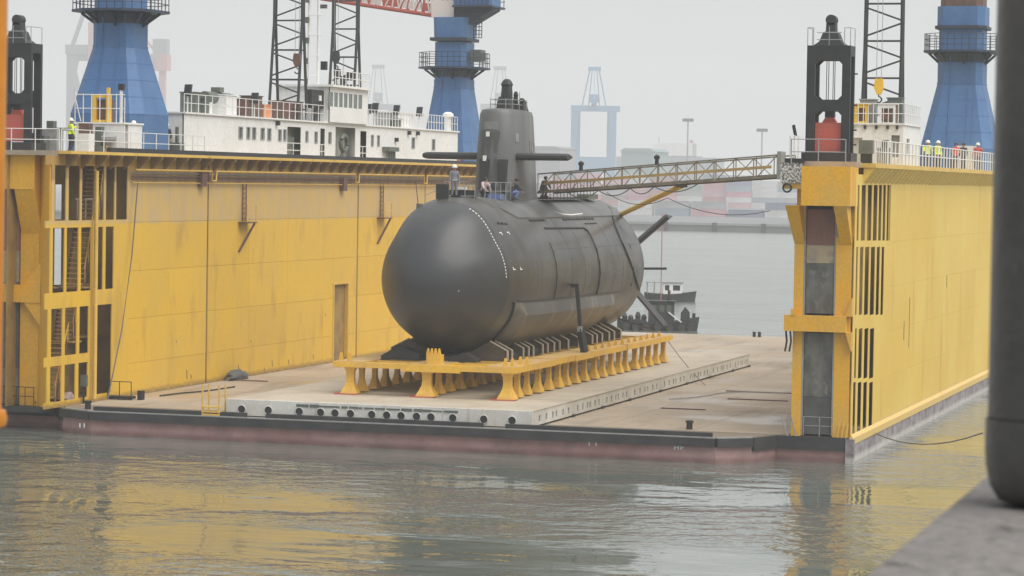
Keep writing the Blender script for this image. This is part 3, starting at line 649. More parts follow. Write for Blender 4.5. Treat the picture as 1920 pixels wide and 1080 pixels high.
# ================================================================== BLACK GUIDE FRAMES
def guide_frame(label, cx, cy, z0, wlabel):
    t = thing('guide_frame', label, 'frame', (cx, cy, z0), 'black guide frames on the wall ends')
    W = 1.06
    for yy in (cy - 0.35, cy + 0.75):
        sh = MB()
        holes = [(cx - 0.66, cx + 0.66, z0 + 2.95, z0 + 4.85), (cx - 0.66, cx + 0.66, z0 + 0.41, z0 + 2.4)]
        sh.perf('y', yy, yy + 0.22, cx - W, cx + W, z0 + 0.403, z0 + 5.55, holes)
        sh.build('portal', BLACK, t)
        # corner gussets of the openings
        for (hx, hz, sx, sz) in ((-0.66, 2.95, 1, 1), (0.66, 2.95, -1, 1), (-0.66, 4.85, 1, -1), (0.66, 4.85, -1, -1), (-0.66, 2.4, 1, -1), (0.66, 2.4, -1, -1)):
            MB().prism([(cx + hx, z0 + hz), (cx + hx + sx * 0.2, z0 + hz), (cx + hx, z0 + hz + sz * 0.2)], 'y', yy + 0.02, yy + 0.2).build('gusset', BLACK, t)
    zt = z0 + 5.55
    MB().box(cx - W, cx + W, cy - 0.13, cy + 0.75, zt - 0.5, zt - 0.003).build('top_box', BLACK, t)
    hd = MB().loft([[(cx + sx * wx, cy + 0.3 + sy * wy, zt + hz) for sx, sy in ((-1, -1), (1, -1), (1, 1), (-1, 1))] for wx, wy, hz in ((0.8, 0.5, 0.0), (0.52, 0.45, 0.2), (0.36, 0.4, 0.62), (0.24, 0.3, 0.7), (0.22, 0.3, 1.1))])
    hd = hd.build('sheave_head', TRUSS, t)
    MB().tube((cx, cy + 0.0, zt + 1.24), (cx, cy + 0.6, zt + 1.24), 0.26, 16).build('sheave', TRUSS, hd, smooth=40)
    a = MB()
    for dx in (-0.2, -0.1, 0.12, 0.2): a.tube((cx + dx, cy + 0.3, z0 + 2.5), (cx + dx, cy + 0.3, zt), 0.02, 5)
    a.build('hoist_rope', BLACK, t)
    b = MB().box(cx - 0.64, cx + 0.62, cy - 0.1, cy + 0.7, z0 + 0.45, z0 + 1.85)
    b = b.build('counterweight', RED, t, label=wlabel)
    MB().prism([(cx - 0.35, z0 + 1.853), (cx + 0.35, z0 + 1.853), (cx + 0.2, z0 + 2.1), (cx - 0.2, z0 + 2.1)], 'y', cy + 0.1, cy + 0.5).build('lifting_eye', RED, b)
    MB().box(cx - 0.22, cx + 0.22, cy + 0.12, cy + 0.55, z0 + 2.103, z0 + 2.55).build('shackle', BLACK, b)
    a = MB()
    for sx in (-1, 1):
        for yy in (cy - 0.35, cy + 0.9): a.tube((cx + sx * W * 0.98, yy, zt), (cx + sx * W * 0.98, yy, zt + 0.85), 0.02, 5)
        a.tube((cx + sx * W * 0.98, cy - 0.35, zt + 0.85), (cx + sx * W * 0.98, cy + 0.9, zt + 0.85), 0.018, 5)
        a.tube((cx + sx * 0.75, cy - 0.35, zt), (cx + sx * 0.75, cy - 0.35, zt + 0.85), 0.02, 5)
        a.tube((cx + sx * 0.75, cy - 0.35, zt + 0.85), (cx + sx * W, cy - 0.35, zt + 0.85), 0.018, 5)
    for hz in (0.28, 0.62): a.tube((cx - 0.6, cy - 0.3, zt + hz), (cx + 0.6, cy - 0.3, zt + hz), 0.022, 5)
    a.tube((cx, cy - 0.32, zt - 0.1), (cx, cy - 0.32, zt + 0.9), 0.022, 5)
    a.build('top_rail', GREYM, t)
    a = MB()
    for dz in (0.2, 0.9, 2.1, 3.6): a.beam((cx + W, cy, z0 + dz + 0.6), (cx + W + 0.3, cy, z0 + dz + 0.6), 0.07)
    a.build('cleat', BLACK, t)
    MB().box(cx - W - 0.15, cx + W + 0.15, cy - 0.55, cy + 1.15, z0 - 0.02, z0 + 0.40).build('base_box', BLACK, t)
    return t
gx = xe(1547, 132.4)
guide_frame('black guide frame with a red weight on the right wall end', gx, 132.6, 13.22, 'red box counterweight inside the frame')
guide_frame('black guide frame on the left wall end beside the orange pole', float(ony(26, 150, 131)[0]), 131.2, 13.22, 'red counterweight half hidden by the orange pole')

# ================================================================== BLUE CRANES
def oct_ring(cx, cy, z, wx, wy, ch=0.28):
    c = ch * min(wx, wy)
    return [(cx + x, cy + y, z) for x, y in ((-wx, -wy + c), (-wx + c, -wy), (wx - c, -wy), (wx, -wy + c), (wx, wy - c), (wx - c, wy), (-wx + c, wy), (-wx, wy - c))]
def crane(label, cx, cy, z0, w0, wn, zflare, zneck, zplat, ztop, platw, boom=None, upper=None, knuckle=0.9):
    t = thing('dock_crane', label, 'crane', (cx, cy, z0), 'blue dock cranes on the wing walls')
    ped = MB().loft([oct_ring(cx, cy, z0, w0, w0), oct_ring(cx, cy, z0 + knuckle, w0, w0), oct_ring(cx, cy, zflare, wn, wn), oct_ring(cx, cy, zneck, wn, wn)])
    ped = ped.build('pedestal', BLUE, t)
    MB().loft([oct_ring(cx, cy, zflare - 0.06, wn + 0.03, wn + 0.03), oct_ring(cx, cy, zflare + 0.06, wn + 0.03, wn + 0.03)]).build('weld_ring', BLUE, ped)
    MB().box(cx - 0.35, cx + 0.35, cy - w0 - 0.04, cy - w0 - 0.002, z0 + 0.01, z0 + 0.85).build('access_door', DARKCL if False else BLACK, ped)
    MB().loft([oct_ring(cx, cy, zneck + 0.002, wn * 0.97, wn * 0.97), oct_ring(cx, cy, ztop, wn * 0.97, wn * 0.97)]).build('slewing_column', BLUE, t)
    pf = MB().loft([oct_ring(cx, cy, zplat, platw, platw, 0.5), oct_ring(cx, cy, zplat + 0.14, platw, platw, 0.5)]).build('platform', NAVY, t)
    for k in range(8):
        br = MB()
        an = k * math.pi / 4 + 0.2; c_, s_ = math.cos(an), math.sin(an)
        e = platw * 0.92; i_ = wn * 0.98
        br.beam((cx + c_ * e, cy + s_ * e, zplat - 0.02), (cx + c_ * i_, cy + s_ * i_, zplat - 0.75), 0.12, 0.16)
        br.beam((cx + c_ * (e * 0.45 + i_ * .55), cy + s_ * (e * 0.45 + i_ * .55), zplat), (cx + c_ * i_, cy + s_ * i_, zplat - 0.4), 0.1, 0.35)
        br.build('bracket', NAVY, pf)
    MB().loft([oct_ring(cx, cy, zplat - 0.62, wn + 0.03, wn + 0.03), oct_ring(cx, cy, zplat - 0.05, wn + 0.1, wn + 0.1)]).build('collar', NAVY, pf)
    ra = MB(); ring = oct_ring(cx, cy, zplat + 0.14, platw - 0.06, platw - 0.06, 0.5)
    for i in range(8):
        a, b = Vector(ring[i]), Vector(ring[(i + 1) % 8]); n = max(2, int((b - a).length / 0.45))
        for q in range(n):
            p = a.lerp(b, q / n); ra.tube(p, p + Vector((0, 0, 1.1)), 0.026, 5)
        for h_ in (0.37, 0.74, 1.1): ra.tube(a + Vector((0, 0, h_)), b + Vector((0, 0, h_)), 0.024, 5)
    ra.build('platform_rail', NAVY, pf)
    lx = cx + wn * 0.55
    la = MB().path([(lx - 0.2, cy - w0 - 0.08, z0 + 0.3), (lx - 0.2, cy - w0 - 0.08, z0 + knuckle), (lx - 0.2, cy - wn - 0.08, zflare), (lx - 0.2, cy - wn - 0.08, zplat)], 0.016, 5).build('ladder', BLUE, t)
    MB().path([(lx + 0.2, cy - w0 - 0.08, z0 + 0.3), (lx + 0.2, cy - w0 - 0.08, z0 + knuckle), (lx + 0.2, cy - wn - 0.08, zflare), (lx + 0.2, cy - wn - 0.08, zplat)], 0.016, 5).build('ladder_side', BLUE, la)
    for k in range(4):
        zz = z0 + knuckle + (zflare - z0 - knuckle) * k / 4; ww = w0 + (wn - w0) * k / 4 + 0.012
        MB().loft([oct_ring(cx, cy, zz - 0.02, ww, ww), oct_ring(cx, cy, zz + 0.02, ww - 0.004, ww - 0.004)]).build('weld_ring', BLUE, ped)
    MB().path([(cx - wn * 0.4, cy - w0 - 0.05, z0), (cx - wn * 0.4, cy - w0 - 0.05, z0 + knuckle), (cx - wn * 0.4, cy - wn - 0.05, zflare), (cx - wn * 0.4, cy - wn - 0.05, zplat)], 0.03, 6).build('cable_duct', BLUE, t)
    return t, ped
def pxm(y): return 5200 / (y * 1.004 / math.cos(0) * 1.0)
# left crane
cL = ony(222, 200, 143.0); 
def zy(px, py, y): return float(ony(px, py, y)[2])
t1, ped1 = crane('large blue dock crane behind the small white deckhouse at left', float(cL[0]), 143.2, 13.2, 2.25, 1.25, zy(222, 88, 143), zy(222, 40, 143), zy(222, 24, 143), 34, 2.45, knuckle=2.2)
MB().box(float(cL[0]) + 1.6, float(cL[0]) + 2.24, 141.6, 144.8, 13.203, 15.3).build('leg_casing', BLUE, t1)
MB().tube((float(cL[0]) + 1.12, 142.3, 16), (float(cL[0]) + 1.12, 142.3, 21), 0.04, 6).build('conduit', NAVY, ped1)
# far crane with the red and white boom
cC = ony(851, 200, 203.0); X0 = float(cC[0])
t2, ped2 = crane('blue dock crane with a red and white lattice boom', X0, 203, 13.2, 2.15, 1.32, zy(851, 165, 203), zy(851, 150, 203), zy(851, 130, 203), zy(851, 80, 203), 2.5, knuckle=0.4)
MB().box(X0 - 1.5, X0 + 1.45, 201.4, 204.6, zy(851, 78, 203), zy(851, 72, 203)).build('slew_ring', NAVY, t2)
MB().loft([oct_ring(X0, 203, zy(851, 72, 203) + 0.01, 1.35, 1.35), oct_ring(X0, 203, zy(851, 34, 203), 1.4, 1.4)]).build('machinery_house', BLUE, t2)
hz = zy(905, 10, 203)
cb = MB().box(X0 + 0.3, X0 + 3.2, 201.6, 204.4, zy(905, 12, 203), zy(905, 12, 203) + 3.5).build('operator_cab', BLUE, t2)
MB().prism([(X0 + 0.3, hz - 0.25), (X0 + 3.3, hz - 0.25), (X0 + 3.3, hz - 0.4), (X0 + 1.4, hz - 1.5), (X0 + 0.3, hz - 1.5)], 'y', 202, 204).build('cab_bracket', NAVY, cb)
for yy in (201.3, 204.6):
    a = MB()
    for q in range(9): a.tube((X0 + 0.6 + q * 0.35, yy, hz - 0.1), (X0 + 0.6 + q * 0.35, yy, hz + 1.0), 0.03, 5)
    for h_ in (0.45, 1.0): a.tube((X0 + 0.6, yy, hz - 0.1 + h_), (X0 + 3.5, yy, hz - 0.1 + h_), 0.03, 5)
    a.build('cab_rail', NAVY, cb)
MB().box(X0 + 0.3, X0 + 3.5, 201.2, 204.7, hz - 0.24, hz - 0.1).build('cab_deck', NAVY, cb)
a = MB()
for q in range(4): a.tube((X0 + 1.75 + 0.22 * q, 202.2, zy(880, 72, 203)), (X0 + 1.75 + 0.22 * q, 202.2, zy(880, 35, 203)), 0.035, 5)
for q in range(6): a.tube((X0 + 1.75, 202.2, zy(880, 72, 203) + q * 0.28), (X0 + 2.41, 202.2, zy(880, 72, 203) + q * 0.28), 0.03, 5)
a.build('ladder_cage', NAVY, t2)
MB().box(X0 + 1.55, X0 + 2.35, 202.2, 203.4, zy(895, 115, 203), zy(895, 94, 203)).build('cable_reel', GREENB, t2)
# lattice boom
bA = Vector(ony(872, 38, 203)); bB = Vector(ony(640, 3, 205)); bB2 = bB + (bB - bA) * 0.6
bw, bh = 1.5, 2.3
bd = (bB2 - bA).normalized(); bs = bd.cross(Vector((0, 0, 1))).normalized(); bu = bs.cross(bd).normalized()
def bpt(q, s_, u_): 
    tap = 1 - 0.55 * q
    return bA.lerp(bB2, q) + bs * s_ * bw / 2 * tap + bu * u_ * bh * tap
for s_ in (-1, 1):
    for u_ in (0, 1):
        MB().tube(bpt(0, s_, u_), bpt(1, s_, u_), 0.17, 6).build('boom_chord', RED, t2, smooth=60)
NB = 26
for q in range(NB):
    a = MB(); q0, q1 = q / NB, (q + 1) / NB
    for s_ in (-1, 1):
        a.tube(bpt(q0, s_, 0), bpt(q0, s_, 1), 0.085, 5); a.tube(bpt(q0, s_, q % 2), bpt(q1, s_, 1 - q % 2), 0.085, 5)
    for u_ in (0, 1):
        a.tube(bpt(q0, -1, u_), bpt(q0, 1, u_), 0.05, 5); a.tube(bpt(q0, -1, u_), bpt(q1, 1, u_), 0.05, 5)
    a.build('boom_bay', (RED, BOOMW, RED, BOOMW, BOOMW)[q % 5], t2)
for q in range(10):
    q0, q1 = q / 10 + 0.004, (q + 1) / 10 - 0.004
    MB().loft([[bpt(q0, -1.02, 0.12), bpt(q0, -1.06, 0.12), bpt(q0, -1.06, 0.42), bpt(q0, -1.02, 0.42)], [bpt(q1, -1.02, 0.12), bpt(q1, -1.06, 0.12), bpt(q1, -1.06, 0.42), bpt(q1, -1.02, 0.42)]]).build('boom_panel', (BOOMW, RED)[q % 2], t2)
MB().box(X0 - 1.6, X0 + 0.2, 202.0, 204.0, zy(851, 34, 203) + 0.004, zy(851, 34, 203) + 1.3).build('boom_foot', BOOMW, t2)
hk = MB().box(-0.3, 0.3, -0.15, 0.15, -0.18, 0.18)
p = bpt(0.72, 0, 0); MB().box(p.x - 0.3, p.x + 0.3, p.y - 0.2, p.y + 0.2, p.z - 0.75, p.z - 0.45).build('sheave_block', GREENB, t2)
# right crane
YC3 = 187.0; X2 = float(ony(1803, 200, YC3)[0])
t3, ped3 = crane('blue dock crane behind the workers on the right wall', X2, YC3, 13.15, 2.45, 1.5, zy(1800, 158, YC3), zy(1800, 120, YC3), zy(1800, 100, YC3), zy(1800, 56, YC3), 2.45, knuckle=1.5)
MB().loft([oct_ring(X2, YC3, zy(1800, 56, YC3) + 0.002, 1.72, 1.72), oct_ring(X2, YC3, zy(1800, 50, YC3), 1.72, 1.72)]).build('slew_ring', NAVY, t3)
MB().loft([oct_ring(X2, YC3, zy(1800, 50, YC3) + 0.002, 1.58, 1.58), oct_ring(X2, YC3, zy(1800, 14, YC3), 1.58, 1.58)]).build('machinery_house', BLUE, t3)
MB().loft([oct_ring(X2, YC3, zy(1800, 14, YC3) + 0.002, 1.4, 1.4), oct_ring(X2, YC3, zy(1800, 14, YC3) + 1.2, 1.4, 1.4)]).build('winch_house', BROWN, t3)

# ================================================================== LATTICE MASTS
def lattice(label, cx, cy, z0, ztop, w, depth0, mtl, bay=1.9, hook=None):
    t = thing('lattice_mast', label, 'lattice mast', (cx, cy, z0), 'dark lattice masts above the dock')
    def P(sx, sy, z):
        d = depth0 * max(0.16, 1 - (z - z0) / 7.5); wx = w / 2 * (1 - 0.05 * (z - z0) / 10)
        return Vector((cx + sx * wx, cy + sy * d, z))
    zs = [z0 + i * 0.5 for i in range(int((ztop - z0) / 0.5) + 1)]
    for sx in (-1, 1):
        for sy in (-1, 1):
            MB().path([P(sx, sy, z) for z in (z0, z0 + 6.3, ztop)], 0.1, 8).build('chord', mtl, t, smooth=60)
    z = z0 + 0.7; i = 0
    hm = MB()
    while z + bay < ztop:
        for sy in (-1,):
            MB().tube(P(-1, sy, z), P(1, sy, z), 0.06, 6).build('horizontal_brace', mtl, t, smooth=60)
            MB().tube(P(-1, sy, z + bay * 0.13), P(1, sy, z + bay * 0.48), 0.055, 6).build('diagonal_brace', mtl, t, smooth=60)
            MB().tube(P(1, sy, z + bay * 0.55), P(-1, sy, z + bay * 0.9), 0.055, 6).build('diagonal_brace', mtl, t, smooth=60)
        for sx in (-1, 1): hm.tube(P(sx, -1, z), P(sx, 1, z), 0.05, 5)
        hm.tube(P(-1, 1, z), P(1, 1, z), 0.03, 5)
        z += bay
    hm.build('side_brace', mtl, t)
    return t
def hook_block(label, px, py, y, ztop, mtl):
    p = ony(px, py, y); x, z = float(p[0]), float(p[2])
    t = thing('hook_block', label, 'hook', (x, y, z - 0.8), 'hooks hanging in the lattice masts')
    a = MB()
    for dx in (-0.14, 0.12): a.tube((x + dx, y, z + 0.5), (x + dx, y, ztop), 0.018, 5)
    a.build('hoist_rope', GREYM, t)
    MB().prism([(x - 0.2, z + 0.5), (x + 0.2, z + 0.5), (x + 0.26, z), (x + 0.1, z - 0.35), (x - 0.1, z - 0.35), (x - 0.26, z)], 'y', y - 0.12, y + 0.12).build('pulley_block', mtl, t)
    pts = [(x + 0.0, y, z - 0.35)] + [(x + 0.16 * math.sin(q), y, z - 0.62 + 0.16 * math.cos(q)) for q in [i * math.pi / 5 for i in range(0, 8)]]
    MB().path(pts, 0.045, 6).build('hook', BLACK, t, smooth=60)
lxa = float(ony(540, 180, 167)[0]); lxb = float(ony(641, 150, 176)[0]); lxr = float(ony(1655, 190, 149)[0])
lattice('dark lattice mast left of the bridge, nearest the red machinery', lxa, 167, 15.7, 33, 1.98, 0.85, TRUSS)
lattice('dark lattice mast rising behind the bridge windows', lxb, 176.6, 15.7, 33, 1.8, 0.85, TRUSS)
lattice('dark lattice mast over the white deckhouse on right wall', lxr, 149, 13.16, 30, 2.05, 0.75, TRUSS, 2.0)
hook_block('rusty red hook block hanging in the lattice mast by red machinery', 557, 115, 166, 31, BROWN)
hook_block('dark hook block hanging above the bridge roof', 630, 110, 175.4, 31, TRUSS)
hook_block('brown hook block hanging in the lattice mast on right wall', 1648, 165, 147.8, 29, AMBER)

# ================================================================== DECKHOUSES
HX = -64.6
BH = thing('deckhouse', 'long white deckhouse with small upright windows on the left wall', 'deckhouse', (-66.5, 173, 13.2))
RF = 15.6
def hy(px, py): return float(onx(px, py, HX)[1])
def hz_(px, py): return float(onx(px, py, HX)[2])
wins = [(447.5, 454, 239, 259), (462.5, 468, 239.5, 259.5), (473, 479, 240, 260), (489, 495, 241, 261), (501.5, 507.5, 242, 262), (522, 527, 244, 263), (531.5, 536, 244, 263),
        (573, 577, 247, 265), (590, 594.5, 248, 267), (616, 620.5, 249, 268), (696, 699.5, 254, 273), (707.5, 711, 255, 273), (772, 777, 259, 277), (810, 815, 262, 280)]
doors = [(538.5, 564, 238, 296), (600.5, 609, 241, 297), (629, 666, 239, 298), (675.5, 687, 246, 299)]
def rect(a, b, t, bt): return (hy(a, (t + bt) / 2), hy(b, (t + bt) / 2), hz_((a + b) / 2, bt), hz_((a + b) / 2, t))
wr = [rect(*q) for q in wins]; dq = [rect(*q) for q in doors]
dq = [(a, b, 13.2, d) for a, b, c, d in dq]
y0h, y1h = hy(345, 250), hy(858, 280)
ph = [(y0h, hy(536.9, 265)), (hy(536.9, 265) + 0.01, hy(611.5, 265)), (hy(611.5, 265) + 0.01, hy(692, 270)), (hy(692, 270) + 0.01, hy(746, 270)), (hy(746, 270) + 0.01, y1h)]
for a, b in ph:
    MB().perf('x', HX - 0.03, HX, a, b, 13.205, RF, [h for h in wr + dq if a - 0.05 < (h[0] + h[1]) / 2 < b]).build('wall_panel', WHITE, BH)
for (a, b, c, d) in wr:
    wo_ = MB().perf('x', HX + 0.002, HX + 0.035, a - 0.06, b + 0.06, c - 0.06, d + 0.06, [(a, b, c, d)]).build('window', GREYM, BH)
    MB().box(HX - 0.06, HX - 0.04, a - 0.02, b + 0.02, c - 0.02, d + 0.02).build('pane', GLASS, wo_)
MB().box(-68.3, HX - 0.7, y0h + 0.13, y1h - 0.13, 13.205, RF - 0.05).build('inner_wall', DOORG, BH)
MB().box(-68.4, HX - 0.13, y0h, y0h + 0.12, 13.205, RF).build('wall_panel', WHITE, BH)
MB().box(-68.4, HX - 0.13, y1h - 0.12, y1h, 13.205, RF).build('wall_panel', WHITE, BH)
MB().box(-68.5, HX + 0.12, y0h - 0.1, y1h + 0.1, RF + 0.003, RF + 0.1).build('roof', WHITE, BH)
# bridge
by0, by1 = hy(612, 220), hy(683, 220)
bz = hz_(645, 165)
BXW = HX + 0.25
pan = []
for k in range(7):
    a = 617.5 + k * 9.1; pan.append((float(onx(a, 190, BXW)[1]), float(onx(a + 6.9, 190, BXW)[1]), 16.72, 17.66))
brd = MB().perf('x', BXW - 0.03, BXW, by0, by1, RF + 0.1, 18.0, pan).build('bridge', WHITE, BH)
MB().box(-68.0, BXW - 0.125, by0, by0 + 0.1, RF + 0.105, 18.0).build('bridge_side', WHITE, brd)
MB().box(-68.0, BXW - 0.125, by1 - 0.1, by1, RF + 0.105, 18.0).build('bridge_side', WHITE, brd)
for a, b, c, d in pan: MB().box(BXW - 0.06, BXW - 0.04, a - 0.02, b + 0.02, c - 0.02, d + 0.02).build('pane', GLASSG, brd)
MB().box(-68.2, BXW + 0.25, by0 - 0.2, by1 + 0.2, 18.003, 18.15).build('bridge_roof', WHITE, brd)
a = MB()
for q in range(12):
    yy = by0 + (by1 - by0) * q / 11; a.tube((BXW + 0.1, yy, 18.15), (BXW + 0.1, yy, 19.1), 0.03, 5)
for h_ in (0.5, 0.95): a.tube((BXW + 0.1, by0, 18.15 + h_), (BXW + 0.1, by1, 18.15 + h_), 0.028, 5)
for yy, hh in ((by0 + 0.3, 2.6), (by0 + 2, 1.6), (by1 - 0.4, 2.2), (by1 - 1.5, 1.4)): a.tube((-66, yy, 18.15), (-66, yy, 18.15 + hh), 0.05, 6)
a.build('bridge_rail', RAILW, brd)
a = MB()
for yy, zz in ((by0 + 0.5, 19.4), (by0 + 3.0, 19.0), (by0 + 4.2, 18.6), (by1 - 1.8, 18.9)): a.box(-65.2, -64.8, yy - 0.13, yy + 0.13, zz - 0.28, zz + 0.28)
a.build('signal_lamp', BLACK, brd)
# deep recess fittings
ry0, ry1 = dq[2][0], dq[2][1]
ring = MB().path([(HX + 0.08, (ry0 + ry1) / 2 - 0.5 + 0.6 * math.cos(q * math.pi / 12), 14.35 + 0.5 * math.sin(q * math.pi / 12)) for q in range(25)], 0.16, 8).build('hose_ring', GREENB, BH, smooth=50)
MB().beam((HX + 0.1, (ry0 + ry1) / 2 - 0.5, 13.95), (HX + 0.1, (ry0 + ry1) / 2 - 1.1, 13.3), 0.2).build('hose_tail', GREENB, BH)
for (dya, dyb, _, dzt) in (dq[0], dq[1], dq[3]):
    a = MB()
    for h_ in (13.75, 14.2): a.tube((HX - 0.05, dya, h_), (HX - 0.05, dyb, h_), 0.03, 5)
    a.tube((HX - 0.05, (dya + dyb) / 2, 13.2), (HX - 0.05, (dya + dyb) / 2, 14.2), 0.03, 5)
    a.build('door_chain_rail', RAILW, BH)
a = MB(); a.box(HX - 1.0, HX - 0.3, dq[0][0] + 0.4, dq[0][1] - 0.4, 14.0, 14.6); a.box(HX - 0.9, HX - 0.4, dq[0][0] + 0.3, dq[0][0] + 0.9, 13.21, 13.9); a.build('locker', GREENB, BH)
a = MB(); yy = hy(727, 285); a.box(HX + 0.003, HX + 0.5, yy - 1.2, yy + 1.0, 13.95, 14.25)
for dd in (-0.2, 0.25, 0.7): a.box(HX + 0.15, HX + 0.3, yy + dd - 0.1, yy + dd + 0.1, 13.21, 13.95)
a.build('winch', GREENB, BH)
for px, py in ((518, 231), (765, 249), (781, 250), (741, 262)):
    p = onx(px, py, HX); MB().box(HX + 0.003, HX + 0.22, p[1] - 0.14, p[1] + 0.14, p[2] - 0.14, p[2] + 0.14).build('flood_light', BLACK, BH)
MB().box(HX + 0.003, HX + 0.1, y1h - 0.15, y1h + 0.4, 13.21, 13.9).build('red_cabinet', RED, BH)
# things on its roof: each one stands there on its own
rail_run('roof_rail', 'white railing on the long deckhouse roof left of the bridge', (HX - 0.05, y0h + 0.1), (HX - 0.05, by0 - 0.3), RF + 0.1, 1.05, 1.05, RAILW)
rail_run('roof_rail', 'white railing on the long deckhouse roof right of the bridge', (HX - 0.05, by1 + 0.4), (HX - 0.05, y1h), RF + 0.1, 1.05, 0.62, RAILW)
def yroof(px, py, x=-66.0): return float(onx(px, py, x)[1])
ytk = yroof(410, 180)
t = thing('hose_reel', 'big grey green hose drum on the long deckhouse roof', 'hose drum', (-66, ytk, RF + 0.1))
MB().tube((-66, ytk - 2.2, 16.75), (-66, ytk + 1.5, 16.75), 0.36, 14).build('drum', GREENB, t, smooth=40)
MB().path([(-66, ytk + 1.3, 16.85), (-66, ytk + 2.3, 16.8), (-66, ytk + 2.9, 16.4), (-66, ytk + 3.0, 15.9)], 0.25, 10).build('hose', GREENB, t, smooth=60)
a = MB()
for dd in (-1.7, -0.2, 1.2): a.box(-66.25, -65.75, ytk + dd - 0.15, ytk + dd + 0.15, RF + 0.1, 16.45)
a.build('stand', WHITE, t)
MB().box(-66.3, -65.7, ytk - 0.5, ytk + 0.1, 17.1, 17.4).build('valve', GREENB, t)
for i, (px, py, what) in enumerate(((352, 170, 'at the near roof corner'), (477, 185, 'beside the red pipes'), (690, 205, 'right of the bridge'), (703, 203, 'second to the right of the bridge'), (743, 207, 'in the middle of the right roof'), (786, 210, 'at the far end of right roof'))):
    yy = yroof(px, py, -64.9); zz = float(onx(px, py, -64.9)[2])
    t = thing('flood_lamp', 'black tilted flood lamp on a post ' + what, 'lamp', (-64.9, yy, RF + 0.1), 'flood lamps on the long deckhouse roof')
    MB().tube((-64.9, yy, RF + 0.1), (-64.9, yy, zz), 0.05, 6).build('post', RAILW, t)
    MB().prism([(yy - 0.16, zz - 0.3), (yy + 0.05, zz - 0.32), (yy + 0.25, zz + 0.38), (yy + 0.02, zz + 0.36)], 'x', -65.1, -64.7).build('lamp_head', BLACK, t)
def roof_item(name, label, cat, px0, px1, z1, mtl, xd=(-66.2, -65.2), lid=True):
    ya_, yb_ = yroof(px0, 215, -65.4), yroof(px1, 215, -65.4)
    t = thing(name, label, cat, ((xd[0] + xd[1]) / 2, (ya_ + yb_) / 2, RF + 0.1))
    MB().box(xd[0], xd[1], ya_, yb_, RF + 0.103, RF + 0.1 + z1).build('body', mtl, t)
    if lid: MB().box(xd[0] - 0.05, xd[1] + 0.05, ya_ - 0.06, yb_ + 0.06, RF + 0.103 + z1, RF + 0.16 + z1).build('lid', mtl, t)
    return t
roof_item('equipment_box', 'orange box behind the deckhouse roof railing', 'box', 489, 502, 0.8, ORANGE)
roof_item('pump_unit', 'dark brown pump unit left of the orange box', 'pump', 455, 466, 1.1, BROWN)
roof_item('pump_unit', 'tall dark brown pipe stack beside orange box', 'pump', 473, 486, 1.3, BROWN)
roof_item('machine_set', 'dark red winch machinery at the foot of the lattice mast', 'machinery', 528, 562, 1.15, BROWN)
roof_item('generator_box', 'dark green generator cabinet at the near roof end', 'cabinet', 361, 369, 1.2, GREENB)
roof_item('generator_box', 'slim dark green cabinet under the hose drum', 'cabinet', 377, 386, 0.9, GREENB)
roof_item('ventilator', 'white ventilator housing between the hose drum stands', 'ventilator', 417, 438, 1.2, WHITE)
sb = thing('sign_box', 'dark square lamp box on a post beside the bridge', 'sign box', (-65.0, yroof(593, 190, -65), RF + 0.1))
ysb = yroof(594, 190, -65)
MB().box(-65.2, -64.8, ysb - 1.45, ysb + 1.35, 16.55, 17.75).build('box', BLACK, sb)
MB().box(-65.15, -64.95, ysb - 0.5, ysb + 0.5, RF + 0.1, 16.55).build('post', BLACK, sb)
MB().box(-64.797, -64.74, ysb - 0.2, ysb + 0.2, 17.05, 17.4).build('lens', WHITEM, sb)
wmst = thing('white_mast', 'tall pale white mast between the two lattice masts', 'mast', (-66.8, 173.0, RF + 0.1))
wx = float(ony(594, 100, 172.5)[0])
for dx in (-0.62, 0.1): MB().tube((wx + dx, 172.5, RF + 0.1), (wx + dx * 0.8, 172.5, 30), 0.1, 8).build('column', WHITE, wmst, smooth=60)
a = MB()
for q in range(8): a.box(wx - 0.72, wx - 0.5, 172.15, 172.35, 18.2 + q * 1.35, 18.6 + q * 1.35)
a.build('mast_lamp', GREENB, wmst)
a = MB()
for q in range(10): a.tube((wx - 0.6, 172.3, 17.4 + q * 1.35), (wx + 0.4, 172.3, 17.4 + q * 1.35), 0.03, 5)
a.build('rung', RAILW, wmst)
roof_item('storage_bin', 'grey slatted bin on the roof right of the bridge', 'bin', 720, 742, 0.95, GREYM)
roof_item('storage_bin', 'dark toolbox stack on roof beside grey slatted bin', 'bin', 727, 737, 0.55, GREENB, (-65.1, -64.75))
roof_item('storage_bin', 'long pale locker on roof towards the far crane', 'bin', 748, 778, 1.0, WHITE, (-66.2, -65.5))
t = thing('vent_pipe', 'white mushroom vent pipe at the far end of deckhouse roof', 'vent', (-65, yroof(840, 235, -65), RF + 0.1))
MB().lathe([(0.25, 0), (0.25, 1.0), (0.42, 1.05), (0.42, 1.25), (0.2, 1.4)], (-65, yroof(840, 235, -65), RF + 0.1), 12).build('pipe', WHITE, t, smooth=40)

